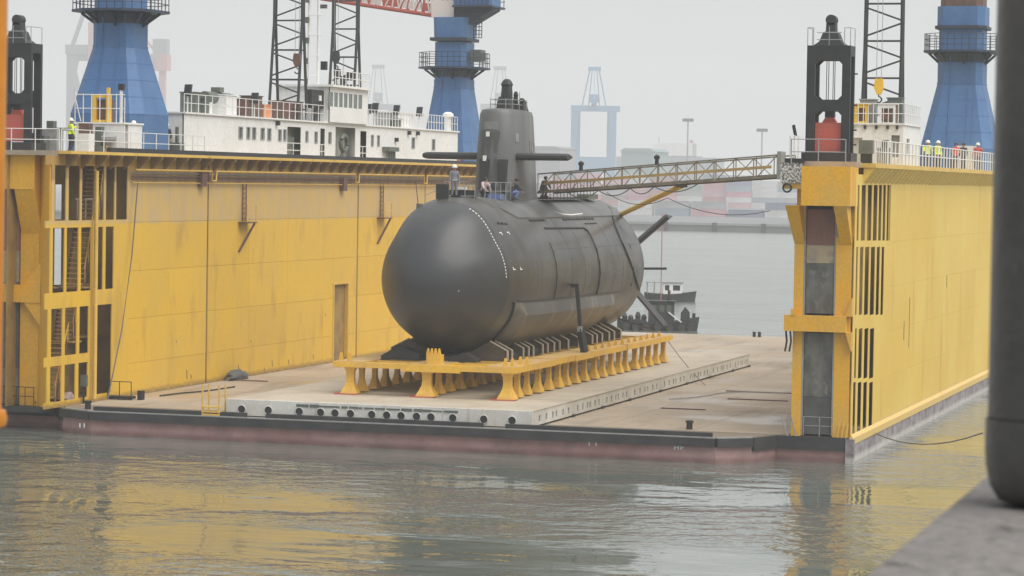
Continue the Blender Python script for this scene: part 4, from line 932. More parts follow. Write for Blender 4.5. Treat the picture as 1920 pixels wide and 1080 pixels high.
# small white deckhouse at the left crane
p0, p1 = ony(140, 275, 138), ony(233, 275, 138)
SX0, SX1 = float(p0[0]), float(p1[0])
SH = thing('deckhouse', 'small white deckhouse in front of the large blue crane', 'deckhouse', ((SX0 + SX1) / 2, 138.7, 13.2))
MB().perf('y', 138.0, 138.1, SX0, SX1, 13.203, 14.75, [(SX0 + 0.5, SX0 + 1.05, 13.2, 14.5)]).build('front_wall', WHITE, SH)
MB().box(SX0 + 0.003, SX1 - 0.003, 138.5, 140.3, 13.203, 14.74).build('room', WHITE, SH)
MB().box(SX0 - 0.06, SX1 + 0.06, 137.94, 140.4, 14.753, 14.85).build('roof', WHITE, SH)
a = MB()
for q in range(7):
    xx = SX0 + (SX1 - SX0) * q / 6; a.tube((xx, 138.0, 14.85), (xx, 138.0, 16.4 if q < 6 else 16.2), 0.03, 6)
for h_ in (0.75, 1.5): a.tube((SX0, 138.0, 14.85 + h_), (SX1, 138.0, 14.85 + h_), 0.028, 6)
a.tube((SX0, 138, 16.2), (SX0 + 0.35, 138, 14.9), 0.03, 6)
a.build('roof_rail', RAILW, SH)
MB().tube((SX1 - 0.35, 138.3, 14.85), (SX1 - 0.35, 138.3, 16.6), 0.09, 8).build('lamp_post', RAILW, SH)
MB().box(SX1 - 0.5, SX1 - 0.2, 138.2, 138.45, 16.603, 16.95).build('lamp_head', BLACK, SH)
MB().lathe([(0.25, 0), (0.42, 0.15), (0.42, 0.3), (0.25, 0.45)], (SX1 - 0.75, 137.6, 13.75), 12).build('mooring_drum', GREYM, SH, smooth=40)
a = MB(); a.box(SX1 - 1.5, SX1 - 1.15, 137.5, 137.9, 13.21, 14.6); a.box(SX1 - 1.9, SX1 - 0.9, 137.3, 137.8, 13.21, 13.55); a.build('winch', GREENB, SH)
t = thing('yellow_hoist', 'yellow framed hoist on the small deckhouse roof', 'hoist', (SX0 + 1.2, 139, 14.85))
MB().perf('y', 138.6, 138.8, SX0 + 0.75, SX0 + 1.8, 14.86, 16.4, [(SX0 + 0.95, SX0 + 1.55, 15.0, 16.2)]).build('frame', AMBER, t)
MB().box(SX0 + 0.93, SX0 + 1.6, 138.81, 139.6, 14.86, 16.1).build('motor', BROWN, t)
MB().beam((SX0 + 1.75, 138.5, 14.86), (SX0 + 1.75, 138.5, 16.75), 0.16).build('post', AMBER, t)
def wall_item(name, label, cat, px, pyb, y, parts):
    p = ony(px, pyb, y); x, z = float(p[0]), 13.2
    t = thing(name, label, cat, (x, y, z))
    for nm, (x0, x1, y0, y1, z0, z1), mt in parts: MB().box(x + x0, x + x1, y + y0, y + y1, z + z0 + 0.004, z + z1).build(nm, mt, t)
    return t
wall_item('fan_unit', 'brown round fan on a white case beside yellow vest worker', 'fan', 152, 275, 136.2, [('case', (-0.35, 0.45, 0, 0.7, 0, 1.0), WHITE), ('cowl', (-0.2, 0.4, 0.1, 0.6, 1.0, 1.55), BROWN)])
wall_item('wrapped_capstan', 'pale wrapped capstan behind the left wall railing', 'capstan', 98, 275, 133.5, [('cover', (-0.45, 0.45, -0.4, 0.4, 0, 1.15), GREYM), ('cap', (-0.25, 0.15, -0.2, 0.2, 1.15, 1.6), GREENB), ('arm', (0.2, 1.0, -0.1, 0.1, 1.1, 1.25), GREENB)])
wall_item('cable_drum', 'dark cable drum behind the railing at the black frame', 'drum', 75, 275, 132.8, [('drum', (-0.4, 0.4, -0.3, 0.3, 0, 0.8), GREENB), ('flange', (-0.5, -0.4, -0.4, 0.4, 0, 0.95), BLACK)])
wall_item('deck_machine', 'dark machine between the large crane and long deckhouse', 'machine', 325, 285, 146.2, [('base', (-0.4, 0.5, -0.3, 0.4, 0, 0.7), GREENB), ('mast', (0.1, 0.25, 0, 0.2, 0.7, 1.6), GREENB), ('panel', (-0.4, -0.1, -0.1, 0.1, 0.7, 1.2), GREYM)])

# right wall deckhouse
RX0, RX1 = float(ony(1590, 270, 146)[0]), float(ony(1693, 270, 146)[0])
RH = thing('deckhouse', 'white deckhouse with railed roof on the right wall', 'deckhouse', ((RX0 + RX1) / 2, 148, 13.15))
zroof = zy(1650, 234, 146)
MB().perf('y', 146.0, 146.12, RX0, RX1, 13.153, zroof, [(RX0 + 0.2, RX0 + 0.75, 13.1, 14.6), (RX1 - 0.62, RX1 - 0.18, 13.6, 14.75)]).build('front_wall', WHITE, RH)
MB().box(RX0 + 0.01, RX1 - 0.3, 146.35, 152, 13.153, zroof - 0.01).build('room', WHITE, RH)
MB().perf('x', RX1 - 0.12, RX1 - 0.003, 146.125, 152, 13.153, zroof, [(147.3, 148.3, 13.7, 14.6)]).build('side_wall', WHITE, RH)
MB().box(RX1 - 0.62, RX1 - 0.18, 146.2, 146.26, 13.6, 14.75).build('door', GREYM, RH)
MB().box(RX0 - 0.06, RX1 + 0.08, 145.9, 152.1, zroof + 0.003, zroof + 0.09).build('roof', WHITE, RH)
a = MB(); zz = zroof + 0.09
for q in range(12):
    xx = RX0 + (RX1 - RX0) * q / 11; a.tube((xx, 145.95, zz), (xx, 145.95, zz + 1.05), 0.025, 5)
for q in range(10):
    a.tube((RX1, 145.95 + q * 0.65, zz), (RX1, 145.95 + q * 0.65, zz + 1.05), 0.025, 5)
for h_ in (0.5, 1.03):
    a.tube((RX0, 145.95, zz + h_), (RX1, 145.95, zz + h_), 0.022, 5); a.tube((RX1, 145.95, zz + h_), (RX1, 151.8, zz + h_), 0.022, 5)
a.build('roof_rail', RAILW, RH)
for dx in (0.25, 0.9, 1.5, 2.1, 2.6):
    MB().box(RX0 + dx - 0.06, RX0 + dx + 0.06, 145.86, 145.99, zroof - 0.22, zroof - 0.05).build('deck_light', BLACK, RH)
def box_thing(name, label, cat, x0, x1, y0, y1, z0, z1, mt, win=None, winmat=None, extra=None):
    t = thing(name, label, cat, ((x0 + x1) / 2, (y0 + y1) / 2, z0))
    if win:
        MB().perf('y', y0, y0 + 0.08, x0, x1, z0 + 0.003, z1, [win]).build('front', mt, t)
        MB().box(x0 + 0.003, x1 - 0.003, y0 + 0.2, y1, z0 + 0.003, z1 - 0.005).build('cabinet', winmat, t)
    else:
        MB().box(x0, x1, y0, y1, z0 + 0.003, z1).build('body', mt, t)
    MB().box(x0 - 0.05, x1 + 0.05, y0 - 0.05, y1 + 0.05, z1 + 0.003, z1 + 0.07).build('cap', mt, t)
    return t
xq = RX0 + 0.2
box_thing('control_cabin', 'yellow framed control cabin on the right deckhouse roof', 'cabin', xq, xq + 0.75, 146.3, 147, zz, zz + 0.98, AMBER, (xq + 0.28, xq + 0.62, zz + 0.1, zz + 0.8), BROWN)
xq = RX0 + 1.55
box_thing('control_cabin', 'dark windowed white cabin on the right deckhouse roof', 'cabin', xq, xq + 0.85, 146.5, 147.3, zz, zz + 1.0, WHITE, (xq + 0.12, xq + 0.75, zz + 0.05, zz + 0.8), BROWN)
box_thing('roof_machine', 'grey antennas and machine boxes behind the yellow framed cabin', 'machine', RX0 + 0.35, RX0 + 1.2, 147.4, 148, zz, zz + 1.25, GREYM)
box_thing('roof_machine', 'dark machine beneath the brown hook on right wall', 'machine', RX0 + 1.75, RX0 + 2.55, 147.8, 148.3, zz, zz + 1.35, GREENB)
wall_item('deck_machine', 'dark winch with cables in front of the right deckhouse', 'winch', 1655, 310, 143.5, [('drum', (-0.35, 0.3, 0, 0.5, 0, 0.85), GREENB), ('head', (-0.1, 0.25, 0.1, 0.4, 0.85, 1.25), BLACK)])
wall_item('deck_machine', 'dark valve block beside the black frame on right wall', 'machine', 1622, 310, 141.5, [('block', (-0.35, 0.35, 0, 0.5, 0.5, 1.2), GREENB), ('base', (-0.25, 0.3, 0.05, 0.45, 0, 0.5), BLACK)])
wall_item('white_cabinet', 'white cabinet behind the red jacket workers', 'cabinet', 1806, 312, 179.5, [('case', (-0.55, 0.75, 0, 0.5, 0, 1.55), WHITE), ('door', (-0.4, 0.6, -0.03, -0.003, 0.1, 1.4), WHITE)])
wall_item('red_pillar', 'dull red pillar at the edge of the black frame base', 'pillar', 1588, 310, 133.9, [('pillar', (-0.08, 0.16, -0.1, 0.1, 0, 1.15), BROWN), ('cap', (-0.12, 0.2, -0.13, 0.13, 1.15, 1.22), BROWN)])

# ================================================================== PLATFORM UNDER THE CRADLE
PX0, PX1, PY0, PY1, PH = -53.95, -37.9, 128.95, 179.6, 0.84
PF = thing('load_platform', 'wide cream transport platform with round holes under the yellow cradle', 'platform', (-46, 152, 0))
fy = [PY0 + 0.25]
for px, py in ((1075, 790), (1130, 776), (1181, 762), (1238, 748), (1288, 733), (1331, 721), (1374, 708), (1416, 697)):
    fy.append(min(float(onx(px, py, PX1)[1]), PY1))
fy[-1] = PY1
for i in range(8):
    a, b = fy[i] + 0.012, fy[i + 1] - 0.012; L_ = b - a
    hl = []
    for u_ in (0.13, 0.3, 0.46, 0.55, 0.72, 0.86): hl.append((a + L_ * u_, a + L_ * u_ + min(0.28, L_ * 0.045), 0.24, 0.56))
    MB().perf('x', PX1 - 0.08, PX1 - random.uniform(0, 0.03), a, b, 0.1, PH - 0.012 - random.uniform(0, 0.012), hl).build('side_panel', PLATF, PF)
    MB().box(PX1 - 0.3, PX1 + 0.05, b - 0.22, b + 0.2, 0.004, 0.14).build('foot', BLACK, PF)
    MB().box(PX0, PX1 - 0.5, a, b, 0.1, PH - 0.02).build('module_core', BLACK, PF)
    MB().box(PX0, PX1 + 0.02, a - 0.006, b + 0.006, PH - 0.01, PH + 0.003 * (i % 2)).build('top_panel', PLAT, PF)
    MB().box(PX0 + 0.0, PX0 + 0.08, a, b, 0.1, PH - 0.015).build('side_panel', PLATF, PF)
nfp = 7; wfp = (PX1 - PX0) / nfp
for k in range(nfp):
    MB().box(PX0 + k * wfp + 0.006, PX0 + (k + 1) * wfp - 0.006, PY0 + (0.004 if k % 2 else 0), PY0 + 0.25, 0.05, PH + 0.004).build('front_panel', PLATF, PF)
hole = MB().tube((0, 0.004, 0), (0, -0.006, 0), 0.19, 20).mesh('hole', BLACK)
rim = MB().path([(0.21 * math.cos(q * math.pi / 10), -0.012, 0.21 * math.sin(q * math.pi / 10)) for q in range(21)], 0.022, 6).mesh('rim', PLATF, smooth=60)
for px, py in ((453, 774), (503, 775.5), (561, 777), (601, 779), (628, 780), (657, 780.5), (697, 782), (725, 783), (752, 784), (781, 785), (808, 786), (849, 787.5), (907, 789.5), (960, 791)):
    p = ony(px, py, PY0); h_ = inst(hole, 'round_hole', PF, (p[0], PY0 - 0.002, 0.36))
    ob = bpy.data.objects.new('rim', rim); COL.objects.link(ob); ob.parent = h_; ob.location = (0, 0, 0)
a = MB()
x = float(ony(556, 765, PY0)[0])
while x < float(ony(858, 768, PY0)[0]):
    wd = random.uniform(0.2, 0.9); hh = random.uniform(0.05, 0.14)
    a.box(x, x + wd, PY0 - 0.03, PY0 - 0.004, PH - 0.17 - hh / 2, PH - 0.17 + hh / 2); x += wd + random.uniform(0.0, 0.12)
a.build('rusty_lip', GREENB, PF)
# yellow step stand beside the platform
p = onz(395, 780, 0); sx, sy = float(p[0]), float(p[1])
t = thing('step_stand', 'pale yellow step stand at the platform corner', 'step stand', (sx, sy, 0))
a = MB()
for dx in (-0.45, 0.45): 
    a.beam((sx + dx, sy, 0.0), (sx + dx, sy, 1.55), 0.07); a.beam((sx + dx, sy + 0.8, 0.0), (sx + dx, sy + 0.8, 1.55), 0.07)
a.build('post', Y_PALE, t)
for z in (0.18, 0.42): MB().box(sx - 0.45, sx + 0.5, sy - 0.08, sy + 0.25, z, z + 0.07).build('step', Y_PALE, t)
MB().box(sx - 0.45, sx + 0.5, sy - 0.09, sy - 0.02, 0.02, 0.12).build('foot_bar', Y_PALE, t)

# ================================================================== CRADLE
CR = thing('submarine_cradle', 'long yellow trestle cradle carrying the submarine', 'cradle', (-45.4, 151, PH))
CX0, CX1, CY0, CY1 = -50.35, -40.45, 134.6, 168.8
CZ0, CZ1 = 2.24, 2.54
def leg_profile():
    return [(0.48, 0.36, 0.0), (0.45, 0.33, 0.10), (0.34, 0.24, 0.3), (0.24, 0.15, 0.55), (0.22, 0.12, 0.8), (0.23, 0.13, 1.12), (0.32, 0.2, 1.32), (0.40, 0.25, 1.41)]
leg = MB().loft([[(sx * wx, sy * wy, z) for sx, sy in ((-1, -1), (1, -1), (1, 1), (-1, 1))] for wx, wy, z in leg_profile()]).mesh('leg', Y_CRADLE)
leg2 = MB().loft([[(sx * wx * .55, sy * wy * 1.15, z) for sx, sy in ((-1, -1), (1, -1), (1, 1), (-1, 1))] for wx, wy, z in leg_profile()]).mesh('leg', Y_CRADLE)
foot = MB().box(-0.6, 0.6, -0.42, 0.42, 0.003, 0.06).mesh('foot_plate', RED)
xsr = (CX0 + 0.85, -45.35, CX1 - 0.55)
NL = 19
for xr_ in xsr:
    for k in range(NL):
        yy = CY0 + 0.35 + (CY1 - CY0 - 0.9) * k / (NL - 1)
        l_ = inst(leg if k == 0 else leg2, 'leg', CR, (xr_ + prnd.uniform(-0.04, 0.04), yy + (prnd.uniform(-0.18, 0.18) if 0 < k < NL - 1 else 0), PH + 0.06), (0, 0, prnd.uniform(-0.06, 0.06)), (prnd.uniform(0.92, 1.08), prnd.uniform(0.9, 1.1), 1))
        if k == 0:
            f_ = inst(foot, 'foot_plate', CR, (xr_ - 0.15, yy - 0.05, PH))
NM = 9
for k in range(NM):
    a = CY0 + (CY1 - CY0) * k / NM; b = CY0 + (CY1 - CY0) * (k + 1) / NM - 0.02
    dz = -0.02 * (k % 2); dx = 0.04 * (k % 3)
    for xa, xb in ((CX0, CX0 + 1.7), (-46.3, -44.3), (CX1 - 1.7, CX1 - dx)):
        g = MB().box(xa, xb, a, b, CZ0 + dz, CZ1 + dz).build('deck_beam', Y_CRADLE, CR)
        MB().box(xa + 0.02, xb - 0.02, a + 0.01, b - 0.01, CZ1 + dz + 0.002, CZ1 + dz + 0.02).build('walkway_plate', Y_TOP, g)
    for yy in (a + 0.2, (a + b) / 2):
        MB().box(CX0 + 1.705, -46.305, yy, yy + 0.45, CZ0 + 0.02, CZ1 - 0.02).build('cross_beam', Y_CRADLE, CR)
        MB().box(-44.295, CX1 - 1.705, yy, yy + 0.45, CZ0 + 0.02, CZ1 - 0.02).build('cross_beam', Y_CRADLE, CR)
MB().box(CX0 + 0.02, -46.6, CY0 - 0.12, CY0 - 0.003, CZ0 + 0.03, CZ1 - 0.01).build('front_girder', Y_CRADLE, CR)
MB().box(-46.595, -43.4, CY0 - 0.16, CY0 - 0.003, CZ0 - 0.08, CZ1 - 0.01).build('front_girder', Y_CRADLE, CR)
MB().box(-43.395, CX1 - 0.02, CY0 - 0.12, CY0 - 0.003, CZ0 + 0.01, CZ1 - 0.01).build('front_girder', Y_CRADLE, CR)
# front post and lugs
bxp = float(ony(813, 660, CY0 + 0.4)[0])
jk = MB().box(bxp - 0.36, bxp + 0.4, CY0 + 0.3, CY0 + 0.9, CZ1 + 0.003, CZ1 + 0.5).build('jacking_block', Y_CRADLE, CR)
for dx in (-0.3, -0.1, 0.1, 0.3):
    MB().prism([(bxp + dx - 0.09, CZ1 + 0.503), (bxp + dx + 0.09, CZ1 + 0.503), (bxp + dx + 0.02, CZ1 + 0.82), (bxp + dx - 0.02, CZ1 + 0.82)], 'y', CY0 + 0.35, CY0 + 0.5).build('claw', Y_CRADLE, jk)
lug = MB().prism([(-0.13, 0), (0.13, 0), (0.05, 0.42), (-0.05, 0.42)], 'y', -0.04, 0.04).mesh('lug', Y_CRADLE)
for px, y in ((640, CY0 + 0.6), (655, CY0 + 0.6), (948, CY0 + 0.5), (961, CY0 + 0.5), (976, CY0 + 2.2), (988, CY0 + 2.2)):
    inst(lug, 'lug', CR, (float(ony(px, 668, y)[0]), y, CZ1 + 0.022))
for k in range(12):
    yy = 150 + k * 1.5; inst(lug, 'lug', CR, (CX1 - 0.4, yy, CZ1 + 0.022), sc=(1, 1, 0.7))
# keel blocks and slanted side brackets
kb = MB().prism([(-1.1, 0), (1.1, 0), (0.8, 0.32), (-0.8, 0.32)], 'y', -0.55, 0.55).mesh('keel_block', SUBD)
for k in range(14): inst(kb, 'keel_block', CR, (-45.6, 138.2 + k * 2.0, CZ1 + 0.022), sc=(1, 1, 0.7))
BRK = mat('brownish bracket plate', (0.10, 0.078, 0.055), 0.7, col2=(0.07, 0.055, 0.04), nscale=1)
brk = MB().prism([(3.2, 0), (3.2, 0.5), (2.25, 0.98), (1.15, 0.38), (1.15, 0)], 'y', -0.05, 0.05).mesh('side_bracket', BRK)
brf = MB().prism([(3.2, 0), (3.26, 0), (3.26, 0.52), (2.27, 1.03), (2.23, 0.985), (3.2, 0.5)], 'y', -0.09, 0.09).mesh('bracket_flange', PLAT)
ys_b = [139.4, 140.2, 142.3, 143.3, 144.2, 146.0, 147.0, 148.3, 149.4, 151.2, 153.4, 154.6, 156.4, 157.4, 158.6, 160.2, 161.4, 163]
for yy in ys_b:
    for s_ in (1, -1):
        b_ = inst(brk, 'side_bracket', CR, (-45.6, yy, CZ1 + 0.022), sc=(s_, 1, 1))
        ob = bpy.data.objects.new('bracket_flange', brf); COL.objects.link(ob); ob.parent = b_
CHK = mat('black timber chock', (0.02, 0.02, 0.023), 0.7, col2=(0.03, 0.03, 0.03), nscale=1)
chk = MB().prism([(1.0, 0), (3.3, 0), (3.3, 0.25), (2.3, 0.98), (1.0, 0.45)], 'y', -0.45, 0.45).mesh('chock', CHK)
for yy, s_, kx, kz in ((137.6, 1, 0.66, 0.5), (137.6, -1, 0.92, 0.75), (141.2, 1, 0.95, 0.85), (141.2, -1, 1, 0.9), (145.1, 1, 0.95, 0.85), (145.1, -1, 1, 0.9)):
    inst(chk, 'chock', CR, (-45.6, yy, CZ1 + 0.022), sc=(s_ * kx, 1, kz))
# loose plank ramp at the far end
MB().beam((-44.6, 164.5, 4.2), (-41.3, 166.5, 2.95), 0.5, 0.1).build('ramp', SUBD, CR)

# ================================================================== SUBMARINE
SXC, SZC, SR, SY0, SLN, SYT, SYE = -45.6, 6.8, 4.0, 135.0, 7.0, 165.4, 176.0
def srad(y):
    s = y - SY0
    if s <= 0: return 0.0
    if s < SLN: return SR * math.sqrt(max(0, 1 - (1 - s / SLN) ** 2.2))
    if y > SYT:
        q = min(1, (y - SYT) / (SYE - SYT)); return SR * (1 - 0.86 * (0.06 * math.sin(math.pi * q) * -1 + q))
    return SR
def sbump(y, deg):
    d = abs(((deg - 90 + 180) % 360) - 180)          # degrees away from the top
    g = max(0.0, min(1.0, (58 - d) / 42)); g = g * g * (3 - 2 * g)
    h = float(np.interp(y, [135.0, 135.6, 136.4, 137.4, 138.5, 140, 142.5, 146, 164, 168, 171], [0, 0.05, 0.3, 0.52, 0.55, 0.46, 0.28, 0.2, 0.2, 0.15, 0]))
    return h * g
def spt(y, deg, off=0.0):
    r = srad(y) + sbump(y, deg) + off; t_ = math.radians(deg); return (SXC + r * math.cos(t_), y, SZC + r * math.sin(t_))
def hull_hit(px, py):
    d = _ray(px, py); d = d / np.linalg.norm(d)
    for k in np.arange(135, 200, 0.03):
        p = _C + d * k
        if math.hypot(p[0] - SXC, p[2] - SZC) < srad(p[1]): return float(p[1]), math.degrees(math.atan2(p[2] - SZC, p[0] - SXC))
SB = thing('submarine', 'dark grey submarine with tall sail resting on the yellow cradle', 'submarine', (SXC, 157, SZC - SR))
hl = []
for s in [0.004, 0.03, 3.05, 3.15, 0.1, 0.25, 0.5, 0.85, 1.3, 1.9, 2.6, 3.4, 4.3, 5.2, 6.1, 7.0]: hl.append(SY0 + s)
hl.sort()
hl += [145, 148, 151, 154, 157, 160, 163, 165.4, 166.5, 168, 170, 172, 174, 175, 176]
hull_o = MB().loft([[spt(y, 360 * i / 72) for i in range(72)] for y in hl if y > 138.1], cap=True).build('hull', SUB, SB, smooth=30)
MB().loft([[spt(y, 360 * i / 72, 0.003) for i in range(72)] for y in [h for h in hl if h < 138] + [138.1, 138.5]]).build('bow_dome', SUBDOME, hull_o, smooth=30)
# casing plating along the top, laid over the hull shoulder
cy_ = [141.0, 141.6, 143, 145, 148, 151, 154, 157, 160, 163, 165.4, 167.0, 168.2]
def casing_patch():
    b = MB(); n = 21; vs_ = []
    for k, y in enumerate(cy_):
        half = 40 * min(1.0, 0.55 + 0.25 * k) * (1 if k < len(cy_) - 2 else (0.8 if k == len(cy_) - 2 else 0.5))
        for i_ in range(n):
            e = min(i_, n - 1 - i_); off = (-0.03, 0.07)[e > 0] if 0 < k < len(cy_) - 1 else -0.03
            dd = 0.35 if e == 1 else 0.0
            vs_.append(spt(y, 90 - half + 2 * half * (i_ + (-dd if i_ == 1 else dd if i_ == n - 2 else 0) * 2) / (n - 1), off))
    b.add(vs_, [(k * n + i_, k * n + i_ + 1, (k + 1) * n + i_ + 1, (k + 1) * n + i_) for k in range(len(cy_) - 1) for i_ in range(n - 1)])
    return b
casing_patch().build('casing', SUBCAS, SB, smooth=30)
# limber holes along the casing
lm = MB().box(-0.1, 0.02, -0.16, 0.16, -0.06, 0.06).mesh('limber_hole', BLACK)
for (a, b, n) in ((145.0, 147.6, 6), (151.8, 158.0, 12)):
    for k in range(n):
        y = a + (b - a) * k / (n - 1); p = spt(y, 49, 0.02); inst(lm, 'limber_hole', SB, p, (0, -math.radians(49), 0))
for k in range(3):
    p = spt(139.5 + 0.4 * k, 49 - k, 0.01); inst(lm, 'limber_hole', SB, p, (0, -math.radians(49), 0), (1, 0.9, 1.1))
# sail
def sail_ring(z, y0, y1, w):
    pts = []
    n = 8
    for i in range(n + 1):
        t_ = math.pi * i / n; pts.append((SXC - w * math.cos(t_), y0 + 0.75 * (1 - math.sin(t_)), z))
    pts += [(SXC + w, y0 + 2.4, z), (SXC + w * 0.92, y0 + 3.8, z), (SXC + w * 0.55, y1 - 0.7, z), (SXC + w * 0.14, y1, z), (SXC - w * 0.14, y1, z), (SXC - w * 0.55, y1 - 0.7, z), (SXC - w * 0.92, y0 + 3.8, z), (SXC - w, y0 + 2.4, z)]
    return pts
SY = 146.3
sl = MB().loft([sail_ring(10.6, SY - 0.2, SY + 7.9, 1.3), sail_ring(11.3, SY, SY + 7.6, 1.16), sail_ring(13.4, SY + 0.1, SY + 7.3, 1.09), sail_ring(15.7, SY + 0.28, SY + 6.9, 1.0), sail_ring(15.95, SY + 0.4, SY + 6.8, 0.9), sail_ring(16.03, SY + 0.65, SY + 6.5, 0.6)])
sl = sl.build('sail', SUBL, SB, smooth=35)
def sail_y(x, z):
    q = (z - 11.3) / (15.7 - 11.3); y0_ = SY + 0.28 * q; w_ = 1.16 - 0.16 * q; c_ = max(-0.98, min(0.98, (x - SXC) / w_))
    return y0_ + 0.75 * (1 - math.sqrt(1 - c_ * c_))
SUBWIN = mat('sail window grey', (0.2, 0.2, 0.2), 0.25)
def sail_patch(name, x0, x1, z0, z1, mt, off):
    b = MB(); n = 8; vs_ = []
    for z in (z0, z1):
        for i_ in range(n + 1): x = x0 + (x1 - x0) * i_ / n; vs_.append((x, sail_y(x, z) - off, z))
    b.add(vs_, [(i_, i_ + 1, n + 2 + i_, n + 1 + i_) for i_ in range(n)]); return b.build(name, mt, sl)
sail_patch('window', SXC - 0.55, SXC + 0.3, 14.85, 15.3, SUBWIN, 0.03)
sail_patch('front_plate', SXC - 0.8, SXC + 0.42, 11.5, 14.75, SUB, 0.02)
MB().box(SXC - 0.3, SXC - 0.14, SY - 0.08, SY + 0.1, 14.45, 14.72).build('navigation_light', WHITEM, sl)
MB().box(SXC + 0.95, SXC + 1.1, SY + 1.05, SY + 1.55, 14.2, 14.65).build('side_light', GREYM, sl)
MB().box(SXC - 0.45, SXC - 0.28, SY - 0.12, SY + 0.05, 13.1, 13.4).build('side_light', WHITEM, sl)
for k, (dy, z0, z1) in enumerate(((4.3, 13.8, 14.3), (4.85, 13.7, 14.25), (5.4, 13.75, 14.2))):
    zc = (z0 + z1) / 2; MB().box(SXC + 0.55, SXC + 0.965 - 0.06 * k, SY + dy, SY + dy + 0.22, z0 - 0.1, z1).build('draught_mark', SUBWIN, sl)
# dark flooding openings under the planes
for dx in (-0.62, 0.42): MB().prism([(SXC + dx, 11.5), (SXC + dx + 0.4, 11.35), (SXC + dx + 0.45, 13.2), (SXC + dx - 0.05, 13.2)], 'y', SY - 0.04 + (0.0 if dx < 0 else 0.02), SY + 0.5).build('flood_opening', SUBD, sl)
# planes
for s_, xa, xb in ((-1, 0.85, 4.35), (1, 0.85, 4.05)):
    pl = MB().loft([[(SXC + s_ * x, SY + 1.0 + dy, 13.38 + dz * k) for dy, dz in ((0, 0.07), (0.12, 0.17), (0.6, 0.21), (1.7 * k, 0.04), (1.7 * k, -0.04), (0.6, -0.21), (0.12, -0.17), (0, -0.07))] for x, k in ((xa, 1.0), (xb - 0.12, 0.95), (xb, 0.7))])
    pl.build('sail_plane', SUBD, SB, smooth=30)
# masts on the sail
mz = 16.0
MB().loft([oct_ring(SXC + 0.05, SY + 2.6, mz + z, w_, w_ * 1.4) for z, w_ in ((0, 0.42), (0.55, 0.34), (0.62, 0.27), (1.3, 0.23), (1.42, 0.27), (1.6, 0.2), (1.72, 0.1))]).build('mast', BLACK, SB)
for dx, dy, hh, w_ in ((-0.42, 3.0, 0.75, 0.16), (-0.25, 2.2, 0.5, 0.14), (0.4, 3.2, 1.05, 0.13), (0.52, 4.0, 0.7, 0.17), (0.35, 4.9, 0.6, 0.2), (-0.1, 3.9, 0.9, 0.12)):
    MB().loft([oct_ring(SXC + dx, SY + dy, mz + z * hh, w_ * k_, w_ * k_) for z, k_ in ((0, 1.3), (0.3, 1.0), (0.75, 0.8), (0.8, 1.0), (1, 0.5))]).build('mast', BLACK, SB)
a = MB()
for dx, dy in ((-0.62, 1.7), (-0.3, 1.6), (0.3, 1.6), (0.62, 1.8), (0.62, 3.2), (0.6, 4.6), (-0.62, 3.2)):
    a.tube((SXC + dx, SY + dy, mz), (SXC + dx, SY + dy, mz + (0.62 if dx != 0.62 else 1.0)), 0.022, 5)
for h_ in (0.3, 0.55): a.path([(SXC - 0.62, SY + 3.2, mz + h_), (SXC - 0.62, SY + 1.7, mz + h_), (SXC + 0.62, SY + 1.8, mz + h_), (SXC + 0.6, SY + 4.6, mz + h_)], 0.02, 5)
a.build('bridge_rail', GREYM, sl)
# stern rudders in X form, propeller boss
for ang, rt in ((41.5, 4.7), (-48.5, 5.2), (138.5, 4.7), (228.5, 5.2)):
    c_, s_ = math.cos(math.radians(ang)), math.sin(math.radians(ang)); n_ = Vector((-s_, 0, c_)) * 0.19
    a = Vector((SXC + 0.9 * c_, 172.6, SZC + 0.9 * s_)); b = Vector((SXC + rt * c_, 173.0, SZC + rt * s_))
    ring = lambda p, ch: [p + Vector((0, 0.0, 0)), p + n_ + Vector((0, 0.25, 0)), p + Vector((0, ch, 0)), p - n_ + Vector((0, 0.25, 0))]
    MB().loft([ring(a, 1.9 if s_ > 0 else 1.4), ring(b, 1.7 if s_ > 0 else 1.2)]).build('rudder', SUBD, SB)
MB().tube((SXC + 1.2, 173.5, 6.5), (SXC + 3.45, 173.5, 6.55), 0.08, 8).build('stern_rod', SUBD, SB)
prop = MB().lathe([(0.5, 0), (0.42, 0.6), (0.12, 1.1)], (0, 0, 0), 16).mesh('propeller_boss', BLACK, smooth=40)
inst(prop, 'propeller_boss', SB, (SXC, 176.0, SZC), (-math.pi / 2, 0, 0))
bl = MB().loft([[(r * 0.2 * s1, c * 0.5 + r * 0.1, r) for s1, c in ((-1, -0.3), (1, -0.3), (1.3, 0.3), (-0.7, 0.3))] for r in (0.3, 0.6, 0.95, 1.15)]).mesh('propeller_blade', BLACK)
for k in range(7): inst(bl, 'propeller_blade', SB, (SXC, 176.4, SZC), (0, k * 2 * math.pi / 7, 0))
